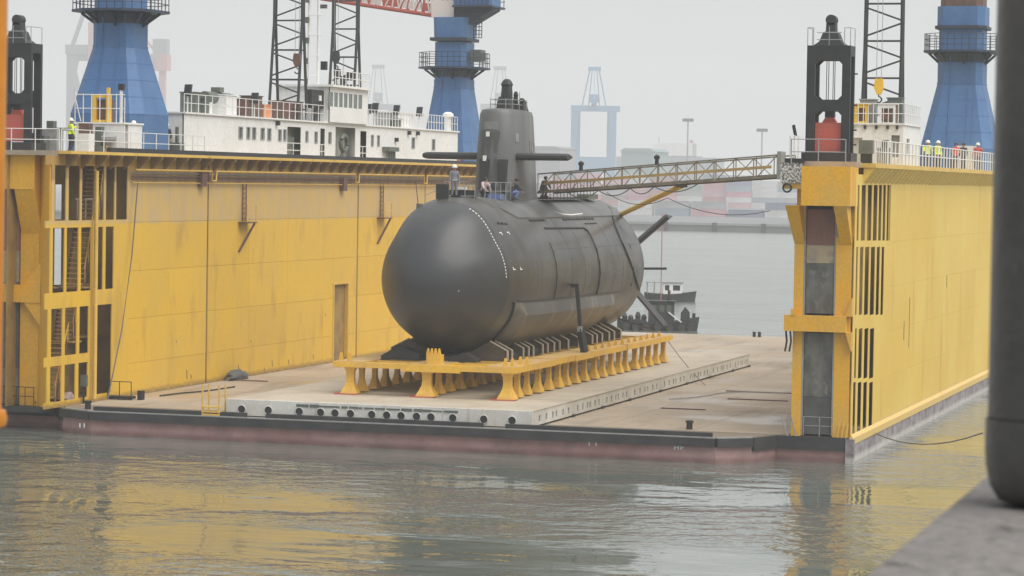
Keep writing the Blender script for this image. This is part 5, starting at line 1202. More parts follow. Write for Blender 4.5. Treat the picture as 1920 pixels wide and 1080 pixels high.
# flank blister
def blister():
    rows_ = []; N1, N2 = 26, 12
    for i in range(N1 + 1):
        u = i / N1; r_ = []
        for j in range(N2 + 1):
            v = j / N2; deg = -17 - 50 * v
            ys0 = 139.3 + 0.25 * math.sin(v * 6.28) + 1.9 * v * v; ys1 = 160.6 - 3.2 * v
            y = ys0 + (ys1 - ys0) * u
            e = min(1, u / 0.015) * min(1, (1 - u) / 0.06) * min(1, v / 0.16) * min(1, (1 - v) / 0.15)
            r_.append(spt(y, deg - 2.5 * u * (1 - v), -0.05 + 0.46 * e))
        rows_.append(r_)
    b = MB(); n = N2 + 1
    vs_ = [p for r_ in rows_ for p in r_]
    b.add(vs_, [(i * n + j, i * n + j + 1, (i + 1) * n + j + 1, (i + 1) * n + j) for i in range(N1) for j in range(N2)])
    return b
blister().build('flank_array', SUBARR, SB, smooth=25)
MB().path([spt(139.24 + 0.25 * math.sin(v * 6.28) + 1.9 * v * v, -17 - 50 * v, 0.03) for v in [q / 14 for q in range(15)]], 0.07, 6).build('array_edge', SUBD, SB, smooth=60)
MB().path([spt(y, -16.4 - 2.4 * (y - 139.6) / 21, 0.01) for y in np.linspace(139.6, 160.6, 14)], 0.035, 6).build('array_edge', SUBD, SB, smooth=60)
# white dashed draught arc and other hull marks
dsh = MB()
for k in range(24):
    d0 = 70 - k * 2.85; ps = [spt(138.2, d0 - q, 0.006) for q in (0, 0.8, 1.6)]; ps2 = [spt(138.255, d0 - q, 0.006) for q in (0, 0.8, 1.6)]
    dsh.add(ps + ps2, [(0, 1, 4, 3), (1, 2, 5, 4)])
dsh.build('draught_marks', WHITEM, SB)
mk = MB()
def patch(y0, y1, d0, d1, off=0.007): mk.add([spt(y0, d0, off), spt(y1, d0, off), spt(y1, d1, off), spt(y0, d1, off)], [(0, 1, 2, 3)])
for yb, db in ((138.9, 10), (139.65, 9.5)):
    patch(yb, yb + 0.06, db + 1.4, db - 1.2); patch(yb + 0.06, yb + 0.24, db - 0.4, db - 1.2)
for yb, db in ((138.95, 40.5), (139.75, 39)):
    patch(yb + 0.18, yb + 0.24, db + 1.4, db - 1.2); patch(yb, yb + 0.18, db + 1.4, db + 0.8)
patch(135.62, 135.66, -15, -16.5)
mk.build('hull_marks', WHITEM, SB)
# weld seams round the hull
for yy in (142.2, 149.2, 151.8, 158.2, 160.4): MB().path([spt(yy, d, -0.012) for d in range(56, -18, -6)], 0.024, 6).build('weld_seam', SUBARR, SB, smooth=60)
for dd in (22, 0): MB().path([spt(y, dd, -0.012) for y in np.linspace(140, 165.2, 12)], 0.022, 6).build('weld_seam', SUBARR, SB, smooth=60)
# panel seams and girth strap
MB().path([spt(y, 41 - (y - 146.7) * 0.15, 0.01) for y in (146.7, 149, 151, 153, 154.4)] + [spt(154.9, d, 0.01) for d in (37, 30, 20, 10, 0, -10, -18)], 0.07, 6).build('panel_seam', SUBD, SB)
MB().path([spt(145.9, d, 0.004) for d in (28, 20, 10, 0, -10, -17)], 0.045, 6).build('panel_seam', SUBD, SB)
MB().path([spt(162.8, d, 0.008) for d in (40, 20, 0, -15)], 0.03, 6).build('panel_seam', SUBD, SB)
MB().path([spt(155.5 + 0.6 * q, 44, 0.01) for q in range(5)], 0.045, 6).build('panel_seam', SUBD, SB)
MB().path([spt(y, d, 0.05) for y, d in ((165.0, 74), (164.3, 61), (162.8, 50), (161.9, 43), (161.3, 33), (161.1, 24), (161.4, 15), (161.9, 7), (163.2, -7), (164.2, -14), (165.2, -20))], 0.045, 6).build('girth_strap', BLACK, SB)
MB().path([(SXC + 0.9, 148.5, 11.0)] + [spt(y, d, 0.03) for y, d in ((149.0, 62), (150.2, 58), (151.5, 55), (152.5, 54.5))], 0.035, 6).build('deck_cable', BLACK, SB)
MB().path([spt(y, d, 0.05) for y, d in ((151.2, 57), (152.2, 54), (154, 53), (156.5, 54))], 0.05, 6).build('white_hose', WHITEM, SB)
hp = MB().lathe([(0.28, 0), (0.28, 0.03), (0.22, 0.05)], (0, 0, 0), 14).mesh('hatch', SUBD)

# things standing on the submarine's bow deck
YP = 139.3; bx = float(ony(830, 380, YP)[0])
t = thing('bow_post', 'dark upright hatch cover standing on the submarine bow', 'hatch cover', (bx, YP, 10.9))
MB().box(bx - 0.34, bx + 0.3, YP - 0.15, YP + 0.1, 11.0, 11.8).build('cover', BLACK, t)
MB().box(bx - 0.2, bx + 0.16, YP - 0.12, YP + 0.12, 10.75, 11.0).build('leg', BLACK, t)
YP = 140.8; bx = float(ony(868, 370, YP)[0])
t = thing('deck_barrier', 'low black barrier with rails on the submarine bow deck', 'barrier', (bx, YP, 11.0))
MB().box(bx - 0.75, bx + 0.7, YP - 0.05, YP + 0.05, 11.2, 11.5).build('panel', BLACK, t)
MB().box(bx - 0.75, bx + 0.75, YP - 0.08, YP + 0.05, 11.06, 11.16).build('panel', BLACK, t)
a = MB()
for dx in (-0.75, -0.3, 0.15, 0.7): a.tube((bx + dx, YP - 0.12, 10.95), (bx + dx, YP - 0.12, 11.75), 0.025, 6)
a.tube((bx - 0.75, YP - 0.12, 11.75), (bx + 0.7, YP - 0.12, 11.75), 0.022, 6)
a.tube((bx - 0.75, YP - 0.12, 11.75), (bx - 1.9, YP - 0.6, 11.2), 0.022, 6)
a.build('rail', GREYM, t)
t = rail_run('bow_rail', 'thin wire rail along the right edge of the bow deck', (SXC + 1.15, 141.6), (SXC + 1.25, 146.0), 10.98, 0.95, 0.9, GREYM, rails=(0.5, 1.0), r=0.02)
t = rail_run('bow_rail', 'thin wire rail along the left edge of the bow deck', (SXC - 1.15, 141.6), (SXC - 1.25, 147.0), 10.98, 0.95, 0.9, GREYM, rails=(0.5, 1.0), r=0.02)
t = thing('deck_boxes', 'black equipment boxes on the bow deck behind the barrier', 'boxes', (SXC - 0.3, 143, 10.9))
MB().box(SXC - 0.9, SXC - 0.3, 142.6, 143.2, 11.0, 11.5).build('box', BLACK, t); MB().box(SXC - 0.2, SXC + 0.35, 142.8, 143.3, 11.0, 11.35).build('box', GREENB, t); MB().box(SXC - 0.75, SXC - 0.35, 142.7, 143.1, 11.502, 11.65).build('box', WHITECL, t)
t = thing('bow_staff', 'thin leaning staff at the front of the submarine bow', 'staff', (bx - 1.9, 138.7, 10.2))
MB().tube((bx - 1.75, 138.7, 10.3), (bx - 1.95, 138.7, 11.9), 0.025, 6).build('staff', BROWN, t)
MB().box(bx - 1.85, bx - 1.6, 138.55, 138.85, 10.2, 10.75).build('socket', GREENB, t)
t = thing('deck_winch', 'small dark winch on the bow deck before the sail', 'winch', (SXC + 0.6, 145.0, 10.98))
MB().box(SXC + 0.35, SXC + 1.1, 144.6, 145.3, 11.0, 11.3).build('base', BLUECL, t)
MB().lathe([(0.34, 0), (0.3, 0.3), (0.2, 0.5)], (SXC + 0.7, 144.95, 11.402), 12).build('drum', BLACK, t, smooth=40)
t = thing('chock_plate', 'flat black mooring chock on the bow deck', 'chock', (SXC - 0.1, 140.0, 10.55))
MB().box(SXC - 0.3, SXC + 0.35, 139.9, 140.2, 11.0, 11.14).build('plate', BLACK, t)
MB().box(SXC - 0.2, SXC + 0.25, 139.95, 140.15, 11.143, 11.22).build('horn', BLACK, t)
# deck stanchions aft of the sail, at the gangway foot
t = rail_run('deck_rail', 'row of thin stanchions on the submarine deck at the gangway foot', (SXC + 1.35, 152.0), (SXC + 1.35, 163.0), 10.95, 1.15, 0.75, TRUSS, rails=(0.95,), r=0.022)
t = thing('deck_tread', 'dark walkway plank on the submarine deck behind the sail', 'plank', (SXC + 1.3, 156, 11.0))
MB().box(SXC + 0.9, SXC + 1.5, 152.5, 160.5, 11.01, 11.12).build('plank', BLACK, t)
MB().box(SXC + 0.85, SXC + 1.5, 161.2, 163.5, 11.0, 11.3).build('step', GREENB, t)

# shore prop leaning between hull and cradle
pA = Vector(spt(149.1, -8, 0.05)); pB = Vector(onz(1096, 660, CZ1 + 0.03)); pB.z = CZ1 + 0.022
t = thing('shore_prop', 'dark shoring prop leaning from the cradle deck to the hull side', 'prop', tuple(pB))
pm = pA.lerp(pB, 0.66)
MB().beam(pA + Vector((0.25, 0, 0)), pm, 0.2, 0.2).build('upper_tube', SUBD, t)
MB().beam(pm, pB, 0.36, 0.3).build('lower_tube', SUBD, t)
MB().beam(pA - Vector((0.3, 0, 0)), pA + Vector((0.35, 0, 0.02)), 0.24, 0.2).build('pad_arm', SUBD, t)
MB().box(pm.x - 0.13, pm.x + 0.13, pm.y - 0.2, pm.y - 0.05, pm.z - 0.12, pm.z + 0.18).build('collar', GREYM, t)

# ================================================================== GANGWAY
gA = Vector(ony(1474, 318, 137.0)); gB = Vector(ony(1024, 350, 153.0))
GW = thing('gangway', 'long grey and yellow truss gangway from the right wall to the submarine', 'gangway', tuple(gA))
gd = gB - gA; gs = gd.cross(Vector((0, 0, 1))).normalized() * 0.55
upv = Vector((0, 0, 1))
NG = 13
def gp(q, s_, h): return gA + gd * q + gs * s_ + upv * h
HB, HT = -0.35, 0.72
for s_ in (-1, 1):
    MB().beam(gp(0, s_, HB), gp(1, s_, HB), 0.1, 0.11).build('bottom_chord', GWAY, GW)
    MB().beam(gp(0, s_, HT), gp(1, s_, HT), 0.07, 0.07).build('top_chord', GWAY, GW)
    for k in range(NG + 1):
        q = k / NG
        MB().beam(gp(q, s_, HB), gp(q, s_, HT), 0.05).build('truss_post', GWAY, GW)
        if k < NG:
            a_, b_ = (HB, HT) if k % 2 else (HT, HB)
            MB().beam(gp(q, s_, a_), gp(q + 1 / NG, s_, b_), 0.035).build('truss_diagonal', GWAY, GW)
fl = MB()
fl.add([gp(0, -0.95, HB + 0.12), gp(1, -0.95, HB + 0.12), gp(1, 0.95, HB + 0.12), gp(0, 0.95, HB + 0.12), gp(0, -0.95, HB + 0.05), gp(1, -0.95, HB + 0.05), gp(1, 0.95, HB + 0.05), gp(0, 0.95, HB + 0.05)],
       [(0, 1, 2, 3), (4, 5, 6, 7), (0, 1, 5, 4), (1, 2, 6, 5), (2, 3, 7, 6), (3, 0, 4, 7)])
fl.build('walkway_floor', GWAY, GW)
MB().beam(gp(0.02, -1.05, 0.15), gp(0.98, -1.05, 0.15), 0.04, 0.15).build('toe_board', Y_TOP, GW)
def cable(name, pts_, r, parent, sag):
    out = []
    for (a_, b_) in zip(pts_[:-1], pts_[1:]):
        a_, b_ = Vector(a_), Vector(b_)
        for i in range(9):
            q = i / 8; out.append(a_.lerp(b_, q) + Vector((0, 0, -sag * 4 * q * (1 - q))))
    return MB().path(out, r, 5).build(name, ROPE, parent)
cable('festoon_cable', [gp(0.30, -1, HB - 0.1), gp(0.48, -1, HB - 0.1), gp(0.58, -1, HB - 0.1), gp(0.72, -1, HB - 0.1), gp(0.86, -1, HB - 0.1)], 0.03, GW, 0.35)
cable('festoon_cable', [gp(0.02, -1.1, HB - 1.7), gp(0.42, -1.1, HB - 0.75), gp(0.68, -1.1, HB - 0.25)], 0.022, GW, 0.5)
MB().box(gA.x - 0.35, gA.x - 0.15, gA.y - 0.6, gA.y + 0.6, gA.z - 0.5, gA.z + 0.9).build('end_frame', GREYM, GW)
MB().lathe([(0.12, 0), (0.1, 0.25), (0.16, 0.27), (0.16, 0.42), (0.05, 0.5)], tuple(gp(0.47, -1, HT + 0.03)), 8).build('lamp', BLACK, GW)
MB().lathe([(0.12, 0), (0.1, 0.25), (0.16, 0.27), (0.16, 0.42), (0.05, 0.5)], tuple(gp(0.8, -1, HT + 0.03)), 8).build('lamp', BLACK, GW)
sA = gp(0.40, 0, HB - 0.1); sB = Vector((SXC + 0.9, 176.0, 9.3)); sB = Vector(ony(1160, 404, 166.8)); 
t = thing('yellow_strut', 'bright yellow diagonal strut under the gangway', 'strut', tuple(sB))
MB().tube(sB, sA, 0.16, 8).build('tube', AMBER, t, smooth=50)
MB().box(sA.x - 0.25, sA.x + 0.25, sA.y - 0.2, sA.y + 0.2, sA.z - 0.1, sA.z + 0.1).build('clamp', GREENB, t)
# net wrapped box at the gangway head
p0, p1 = ony(1464, 350, 131.6), ony(1505, 305, 131.6)
t = thing('net_wrapped_box', 'speckled grey net wrapped box at the gangway head', 'box', (float((p0[0] + p1[0]) / 2), 131.9, float(p0[2])))
MB().box(float(p0[0]), float(p1[0]) - 0.02, 131.45, 132.3, float(p0[2]) + 0.18, float(p1[2])).build('box', SPECK, t)
MB().box(float(p0[0]) + 0.2, float(p1[0]) + 0.05, 131.4, 132.2, float(p1[2]) + 0.003, float(p1[2]) + 0.2).build('roll', BLACK, t)
MB().box(float(p0[0]) + 0.1, float(p1[0]) + 0.6, 131.5, 132.2, float(p0[2]) - 0.1, float(p0[2]) + 0.177).build('bracket', Y_PALE, t)
MB().path([(float(p0[0]) + 0.35 + 0.2 * math.cos(q * math.pi / 6), 131.4, float(p0[2]) - 0.05 + 0.2 * math.sin(q * math.pi / 6)) for q in range(13)], 0.05, 6).build('fender_ring', BLACK, t)
p = ony(1489, 290, 132)
t = thing('signal_post', 'slim white signal post with dark lamp at the gangway head', 'post', (float(p[0]), 132, 13.2))
MB().box(float(p[0]) - 0.3, float(p[0]) + 0.25, 131.8, 132.3, 12.6, 13.3).build('base', GREYM, t)
a = MB()
for dx in (-0.2, 0.0, 0.2): a.tube((float(p[0]) + dx, 132, 13.3), (float(p[0]) + dx, 132, 14.4), 0.03, 6)
a.build('pipes', RAILW, t)
MB().prism([(float(p[0]) - 0.12, 14.9), (float(p[0]) - 0.02, 14.45), (float(p[0]) + 0.12, 14.4), (float(p[0]) - 0.0, 14.95)], 'y', 131.9, 132.1).build('lamp', BLACK, t)

# ================================================================== LOOSE THINGS ON THE DOCK DECK
p = onz(122, 757, 0); x, y = float(p[0]), float(p[1])
def lumpy(name, label, cat, x, y, mt, rs, sc_):
    rnd = random.Random(int(x * 100)); b = MB(); rings = []
    for k in range(7):
        q = k / 6; r = rs * math.sin(math.pi * (0.12 + 0.85 * (1 - q)) / 1.0 * 0.55 + 0.2)
        rings.append([(x + sc_[0] * r * (1 + rnd.uniform(-.25, .25)) * math.cos(2 * math.pi * i / 14), y + sc_[1] * r * (1 + rnd.uniform(-.25, .25)) * math.sin(2 * math.pi * i / 14), 0.004 + q * sc_[2] * (1 + (rnd.uniform(-.15, .15) if k else 0))) for i in range(14)])
    b.loft(rings); o = b.build(name, mt, None, (x, y, 0), smooth=50); return tag(o, label, cat)
lumpy('tarpaulin_heap', 'crumpled pale pink tarpaulin at the left wall foot', 'tarpaulin', x, y + 0.2, PINK, 0.55, (1, 0.8, 0.55))
t = thing('dark_crate', 'low dark crate beside the pink tarpaulin', 'crate', (x - 0.5, y, 0))
MB().box(x - 0.65, x + 0.15, y - 0.45, y - 0.05, 0.004, 0.2).build('body', BLACK, t); MB().box(x - 0.68, x + 0.18, y - 0.48, y - 0.02, 0.203, 0.24).build('lid', BLACK, t)
q0, q1 = onz(180, 748, 0), onz(262, 748, 0)
t = thing('gangplank', 'dark gangplank with thin rails lying at left wall foot', 'gangplank', (float((q0[0] + q1[0]) / 2), float(q0[1]), 0))
MB().box(float(q0[0]), float(q1[0]), float(q0[1]), float(q0[1]) + 0.6, 0.06, 0.2).build('plank', BLACK, t)
a = MB()
for k in range(4):
    xx = float(q0[0] + (q1[0] - q0[0]) * k / 3); a.tube((xx, float(q0[1]), 0.0), (xx, float(q0[1]), 1.0), 0.025, 5)
a.tube((float(q0[0]), float(q0[1]), 0.98), (float(q1[0]), float(q0[1]), 0.98), 0.022, 5)
a.build('rail', BLACK, t)
p = onz(262, 750, 0); MB().box(float(p[0]) - 0.1, float(p[0]) + 0.15, float(p[1]) - 0.1, float(p[1]) + 0.3, 0.005, 0.5).build('end_post', BLACK, t)
cbl = MB().path([(XL + 0.3, onx(249, 340, XL)[1], 11.6), (XL + 0.35, onx(236, 480, XL)[1], 7.6), (XL + 0.4, onx(215, 620, XL)[1], 3.6), (XL + 0.5, onx(186, 738, XL)[1], 0.1)], 0.04, 6).build('hanging_cable', ROPE, None, (XL + 0.4, 135, 0))
tag(cbl, 'dark cable hanging slantwise down the left yellow wall', 'cable')
a = thing('lifebuoy_stand', 'dark hanging gear on the post at left wall foot', 'gear', (float(onz(157, 750, 0)[0]), 132.2, 1.0))
lp = ony(157, 712, 132.2); MB().box(lp[0] - 0.15, lp[0] + 0.2, 132.1, 132.3, lp[2] - 0.35, lp[2] + 0.25).build('bag', GREENB, a)
MB().tube((lp[0], 132.2, 0.0), (lp[0], 132.2, lp[2] + 0.5), 0.06, 8).build('pole', BLACK, a)
t = thing('end_rail', 'thin dark railing at the foot of left guide channel', 'railing', (-66.6, 129.4, 0))
a = MB()
for k in range(7): a.tube((-67.9 + k * 0.5, 131.25 - 1.7, 0.0), (-67.9 + k * 0.5, 129.55, 1.0), 0.022, 5)
for h_ in (0.5, 0.98): a.tube((-67.9, 129.55, h_), (-64.9, 129.55, h_), 0.02, 5)
a.build('posts', BLACK, t)
MB().box(-69.4, -64.3, 129.3, 131.19, -0.3, -0.002).build('ledge', RUBBER, t)
mr = cable('mooring_line', [(XR + 0.05, 138.2, -0.35), tuple(onx(1842, 812, -14.0))], 0.03, None, 0.5); tag(mr, 'thin dark mooring line running right from the yellow wall', 'rope')
bl_ = cable('lashing_line', [(CX1 - 0.3, 168.2, 2.3), tuple(onz(1322, 722, 0.03)), ], 0.025, None, 0.15); tag(bl_, 'thin line running from the cradle end over the platform edge', 'rope')
# dark smudge sheet against the wall foot
sm0 = onx(425, 707, XL); 
o = lumpy('dark_tarpaulin', 'dark grey tarpaulin heap against the left wall foot', 'tarpaulin', XL + 0.45, float(sm0[1]) + 0.4, PADK, 0.9, (0.45, 1.7, 0.55))

def smooth_line(q, n=8):
    q = [Vector(p) for p in q]; q = [q[0] * 2 - q[1]] + q + [q[-1] * 2 - q[-2]]; out = []
    for k in range(1, len(q) - 2):
        for u_ in range(n):
            t_ = u_ / n; out.append(0.5 * ((2 * q[k]) + (q[k + 1] - q[k - 1]) * t_ + (2 * q[k - 1] - 5 * q[k] + 4 * q[k + 1] - q[k + 2]) * t_ ** 2 + (3 * q[k] - q[k - 1] - 3 * q[k + 1] + q[k + 2]) * t_ ** 3))
    return out + [q[-2]]
for pts_, lb, mt, r_ in ((((1255, 748), (1310, 744), (1360, 736), (1420, 735), (1476, 738)), 'thin grey cable across the dock deck towards the right wall', GREYM, 0.03),
        (((300, 742), (340, 737), (385, 733), (440, 725)), 'dark hose along the left wall foot', RUBBER, 0.045)):
    q = [tuple(map(float, onz(a_, b_, 0.05))) for a_, b_ in pts_]
    o = MB().path(smooth_line(q), r_, 6).build('deck_hose', mt, None, q[0], smooth=60); tag(o, lb, 'hose')
# ================================================================== PEOPLE
def skin_mesh(name, verts, edges, radii, root=0, sub=1, material=None):
    me = bpy.data.meshes.new(name); me.from_pydata(verts, edges, []); me.materials.append(material)
    ob = bpy.data.objects.new(name, me); COL.objects.link(ob)
    md = ob.modifiers.new('Skin', 'SKIN'); md.use_smooth_shade = True
    if not me.skin_vertices: 
        return ob
    sv = me.skin_vertices[0].data
    for i, r in enumerate(radii): sv[i].radius = (r, r) if not isinstance(r, tuple) else r; sv[i].use_root = (i == root)
    s2 = ob.modifiers.new('Sub', 'SUBSURF'); s2.levels = sub; s2.render_levels = sub
    return ob
PM = {}
def joints(pose):
    J = dict(pel=(0, 0, 0.95), bel=(0, 0.0, 1.1), che=(0, 0, 1.32), nk=(0, 0.0, 1.48), hd0=(0, -0.015, 1.56), hd=(0, -0.02, 1.64), tp=(0, -0.01, 1.72))
    for s, n in ((-1, 'l'), (1, 'r')):
        J.update({n + 'sh': (s * 0.19, 0, 1.41), n + 'el': (s * 0.25, -0.02, 1.14), n + 'wr': (s * 0.26, -0.1, 0.9), n + 'hip': (s * 0.1, 0, 0.9), n + 'kn': (s * 0.11, -0.02, 0.5), n + 'an': (s * 0.12, 0.02, 0.09), n + 'to': (s * 0.13, -0.15, 0.04)})
    if pose == 'rail':
        for s, n in ((-1, 'l'), (1, 'r')): J[n + 'el'] = (s * 0.27, -0.1, 1.17); J[n + 'wr'] = (s * 0.2, -0.33, 1.12)
    if pose == 'point':
        J['rel'] = (0.33, -0.2, 1.3); J['rwr'] = (0.3, -0.45, 1.32); J['lkn'] = (-0.13, -0.12, 0.5); J['lan'] = (-0.13, 0.1, 0.1); J['lto'] = (-0.13, -0.07, 0.04)
    if pose == 'crouch':
        for k_ in ('pel', 'bel', 'che', 'nk', 'hd0', 'hd', 'tp'): pass
        J.update(pel=(0, 0.15, 0.42), bel=(0, 0.08, 0.58), che=(0, -0.05, 0.78), nk=(0, -0.12, 0.93), hd0=(0, -0.15, 1.0), hd=(0, -0.17, 1.08), tp=(0, -0.18, 1.16))
        for s, n in ((-1, 'l'), (1, 'r')):
            J.update({n + 'sh': (s * 0.18, -0.08, 0.87), n + 'el': (s * 0.24, -0.25, 0.65), n + 'wr': (s * 0.15, -0.42, 0.5), n + 'hip': (s * 0.1, 0.15, 0.4), n + 'kn': (s * 0.17, -0.25, 0.48), n + 'an': (s * 0.14, 0.0, 0.09), n + 'to': (s * 0.15, -0.17, 0.04)})
    return J
def person(label, loc, face, pose, top, bottom, head='helmet', group=None):
    t = thing('person', label, 'person', loc, group, rotz=face)
    J = joints(pose)
    if pose not in PM:
        V, E, Rd, idx = [], [], [], {}
        def v(n, p, r): idx[n] = len(V); V.append(p); Rd.append(r); return idx[n]
        def e(a, b): E.append((idx[a], idx[b]))
        for n, r in (('pel', (0.15, 0.11)), ('bel', (0.14, 0.1)), ('che', (0.16, 0.11)), ('nk', 0.055), ('hd0', 0.075), ('hd', 0.092), ('tp', 0.07)): v(n, J[n], r)
        for a, b in (('pel', 'bel'), ('bel', 'che'), ('che', 'nk'), ('nk', 'hd0'), ('hd0', 'hd'), ('hd', 'tp')): e(a, b)
        v('nose', tuple(Vector(J['hd']) + Vector((0, -0.1, -0.015))), 0.018); e('hd', 'nose')
        for s, n in ((-1, 'l'), (1, 'r')):
            v(n + 'ear', tuple(Vector(J['hd']) + Vector((s * 0.09, 0.0, 0.0))), 0.02); e('hd', n + 'ear')
            for q, r in (('sh', 0.065), ('el', 0.045), ('wr', 0.03)): v(n + q, J[n + q], r)
            e('che', n + 'sh'); e(n + 'sh', n + 'el'); e(n + 'el', n + 'wr')
            d = (Vector(J[n + 'wr']) - Vector(J[n + 'el'])).normalized(); sd = Vector((1, 0, 0)) - d * d.x; sd = sd.normalized() if sd.length > 0.1 else Vector((0, 0, 1)); nrm = d.cross(sd)
            w_ = Vector(J[n + 'wr']); pm_ = w_ + d * 0.07; v(n + 'palm', tuple(pm_), (0.036, 0.02)); e(n + 'wr', n + 'palm')
            for k_, (o_, ln) in enumerate(((-0.03, 0.075), (-0.01, 0.09), (0.01, 0.085), (0.03, 0.065))):
                a_ = pm_ + sd * o_ + d * 0.03; b_ = a_ + d * ln * 0.5; c_ = b_ + d * ln * 0.35 + nrm * ln * 0.35
                v(n + 'f%d' % k_, tuple(a_), 0.01); v(n + 'g%d' % k_, tuple(b_), 0.009); v(n + 'h%d' % k_, tuple(c_), 0.008)
                e(n + 'palm', n + 'f%d' % k_); e(n + 'f%d' % k_, n + 'g%d' % k_); e(n + 'g%d' % k_, n + 'h%d' % k_)
            a_ = w_ + d * 0.03 - sd * s * 0.035; b_ = a_ + d * 0.05 - sd * s * 0.03; v(n + 'th', tuple(a_), 0.011); v(n + 'tt', tuple(b_), 0.009); e(n + 'palm', n + 'th'); e(n + 'th', n + 'tt')
            for q, r in (('hip', 0.095), ('kn', 0.062), ('an', 0.042), ('to', 0.035)): v(n + q, J[n + q], r)
            e('pel', n + 'hip'); e(n + 'hip', n + 'kn'); e(n + 'kn', n + 'an'); e(n + 'an', n + 'to')
        body = (V, E, Rd)
        def sub(names, pairs, rad):
            ix = {n: i for i, n in enumerate(names)}
            return ([J[n] for n in names], [(ix[a], ix[b]) for a, b in pairs], rad)
        jk_ = sub(['bel', 'che', 'nk', 'lsh', 'lel', 'lwr', 'rsh', 'rel', 'rwr', 'pel'], [('bel', 'che'), ('che', 'nk'), ('che', 'lsh'), ('lsh', 'lel'), ('lel', 'lwr'), ('che', 'rsh'), ('rsh', 'rel'), ('rel', 'rwr'), ('bel', 'pel')],
                  [(0.175, 0.135), (0.195, 0.145), 0.075, 0.09, 0.068, 0.052, 0.09, 0.068, 0.052, (0.175, 0.135)])
        tr_ = sub(['pel', 'lhip', 'lkn', 'lan', 'rhip', 'rkn', 'ran', 'bel'], [('pel', 'lhip'), ('lhip', 'lkn'), ('lkn', 'lan'), ('pel', 'rhip'), ('rhip', 'rkn'), ('rkn', 'ran'), ('pel', 'bel')],
                  [(0.165, 0.125), 0.115, 0.085, 0.07, 0.115, 0.085, 0.07, (0.15, 0.12)])
        PM[pose] = (skin_mesh('body', *body, 0, 1, SKIN), skin_mesh('jacket', *jk_, 0, 1, top), skin_mesh('trousers', *tr_, 0, 1, bottom))
        made = PM[pose]
        for o in made: o.parent = t
    else:
        made = []
        for o in PM[pose]:
            c = o.copy(); COL.objects.link(c); c.parent = t; made.append(c)
    for o, mt in zip(made, (SKIN, top, bottom)):
        o.material_slots[0].link = 'OBJECT'; o.material_slots[0].material = mt
    h = Vector(J['hd']); b = MB()
    if head == 'helmet':
        b.lathe([(0.165, -0.01), (0.165, 0.015), (0.135, 0.02), (0.13, 0.07), (0.105, 0.12), (0.06, 0.15), (0.01, 0.16)], (h.x, h.y + 0.0, h.z + 0.02), 14)
        b.build('helmet', HELM, t, smooth=50)
    else:
        b.lathe([(0.1, -0.06), (0.115, 0.0), (0.112, 0.06), (0.085, 0.105), (0.01, 0.13)], (h.x, h.y + 0.02, h.z + 0.01), 12); b.build('hair', HAIR, t, smooth=50)
    sh = MB()
    for n in ('l', 'r'):
        a_, b_ = Vector(J[n + 'an']), Vector(J[n + 'to'])
        sh.loft([[(a_.x + sx * 0.055, a_.y + 0.08, z) for sx, z in ((-1, 0.0), (1, 0.0), (1, 0.12), (-1, 0.12))], [(a_.x + sx * 0.06, a_.y - 0.08, z) for sx, z in ((-1, 0.0), (1, 0.0), (1, 0.1), (-1, 0.1))], [(b_.x + sx * 0.05, b_.y - 0.06, z) for sx, z in ((-1, 0.0), (1, 0.0), (1, 0.05), (-1, 0.05))]])
    sh.build('boots', DARKCL, t)
    return t
def at_wall(px, y, z=13.2): return (float(ony(px, 300, y)[0]), y, z)
person('worker in yellow hi-vis vest and dark trousers on left wall', at_wall(132, 135.2), 2.4, 'point', HIVIS, DARKCL, 'helmet')
person('worker in white shirt and helmet beside the left crane base', at_wall(250, 140.3), 0.4, 'rail', WHITECL, DARKCL, 'helmet')
person('dark clothed worker left of the white shirt worker', at_wall(240, 141.5), 2.0, 'stand', PINKCL, DARKCL, 'hair')
person('dark clothed worker between large crane and long deckhouse', at_wall(312, 145.6), 0.2, 'stand', DARKCL, DARKCL, 'helmet')
person('hi-vis worker at the right wall rail, left of two', at_wall(1739, 172, 13.15), 0.3, 'rail', HIVIS, DARKCL, 'helmet')
person('hi-vis worker at the right wall rail, right of two', at_wall(1758, 173, 13.15), 0.9, 'stand', HIVIS, DARKCL, 'helmet')
person('bareheaded worker in red jacket before the white cabinet', at_wall(1792, 178, 13.15), 0.2, 'rail', REDCL, DARKCL, 'hair')
person('worker in black jacket beside the white cabinet', at_wall(1806, 178.6, 13.15), -0.3, 'stand', DARKCL, DARKCL, 'hair')
person('worker in red jacket and white helmet beside the dark post', at_wall(1833, 179.5, 13.15), 0.2, 'point', REDCL, DARKCL, 'helmet')
pz_ = lambda y: SZC + srad(y)
person('person in grey overalls and pale cap standing on submarine bow', (float(ony(849, 370, 140.0)[0]), 140.2, 11.03), 0.6, 'stand', GREYCL, GREYCL, 'helmet')
person('person in pale shirt crouching in front of the sail', (float(ony(908, 350, 144.8)[0]), 144.8, 11.0), 0.9, 'crouch', PINKCL, DARKCL, 'hair')
person('person in dark clothes bending over on the bow deck right of the sail front', (float(ony(962, 350, 146.2)[0]), 146.4, 10.97), 2.2, 'crouch', DARKCL, BLUECL, 'hair')
person('person in dark clothes crouching at the gangway foot', (SXC + 1.0, 153.3, 11.12), 1.2, 'crouch', DARKCL, DARKCL, 'hair')

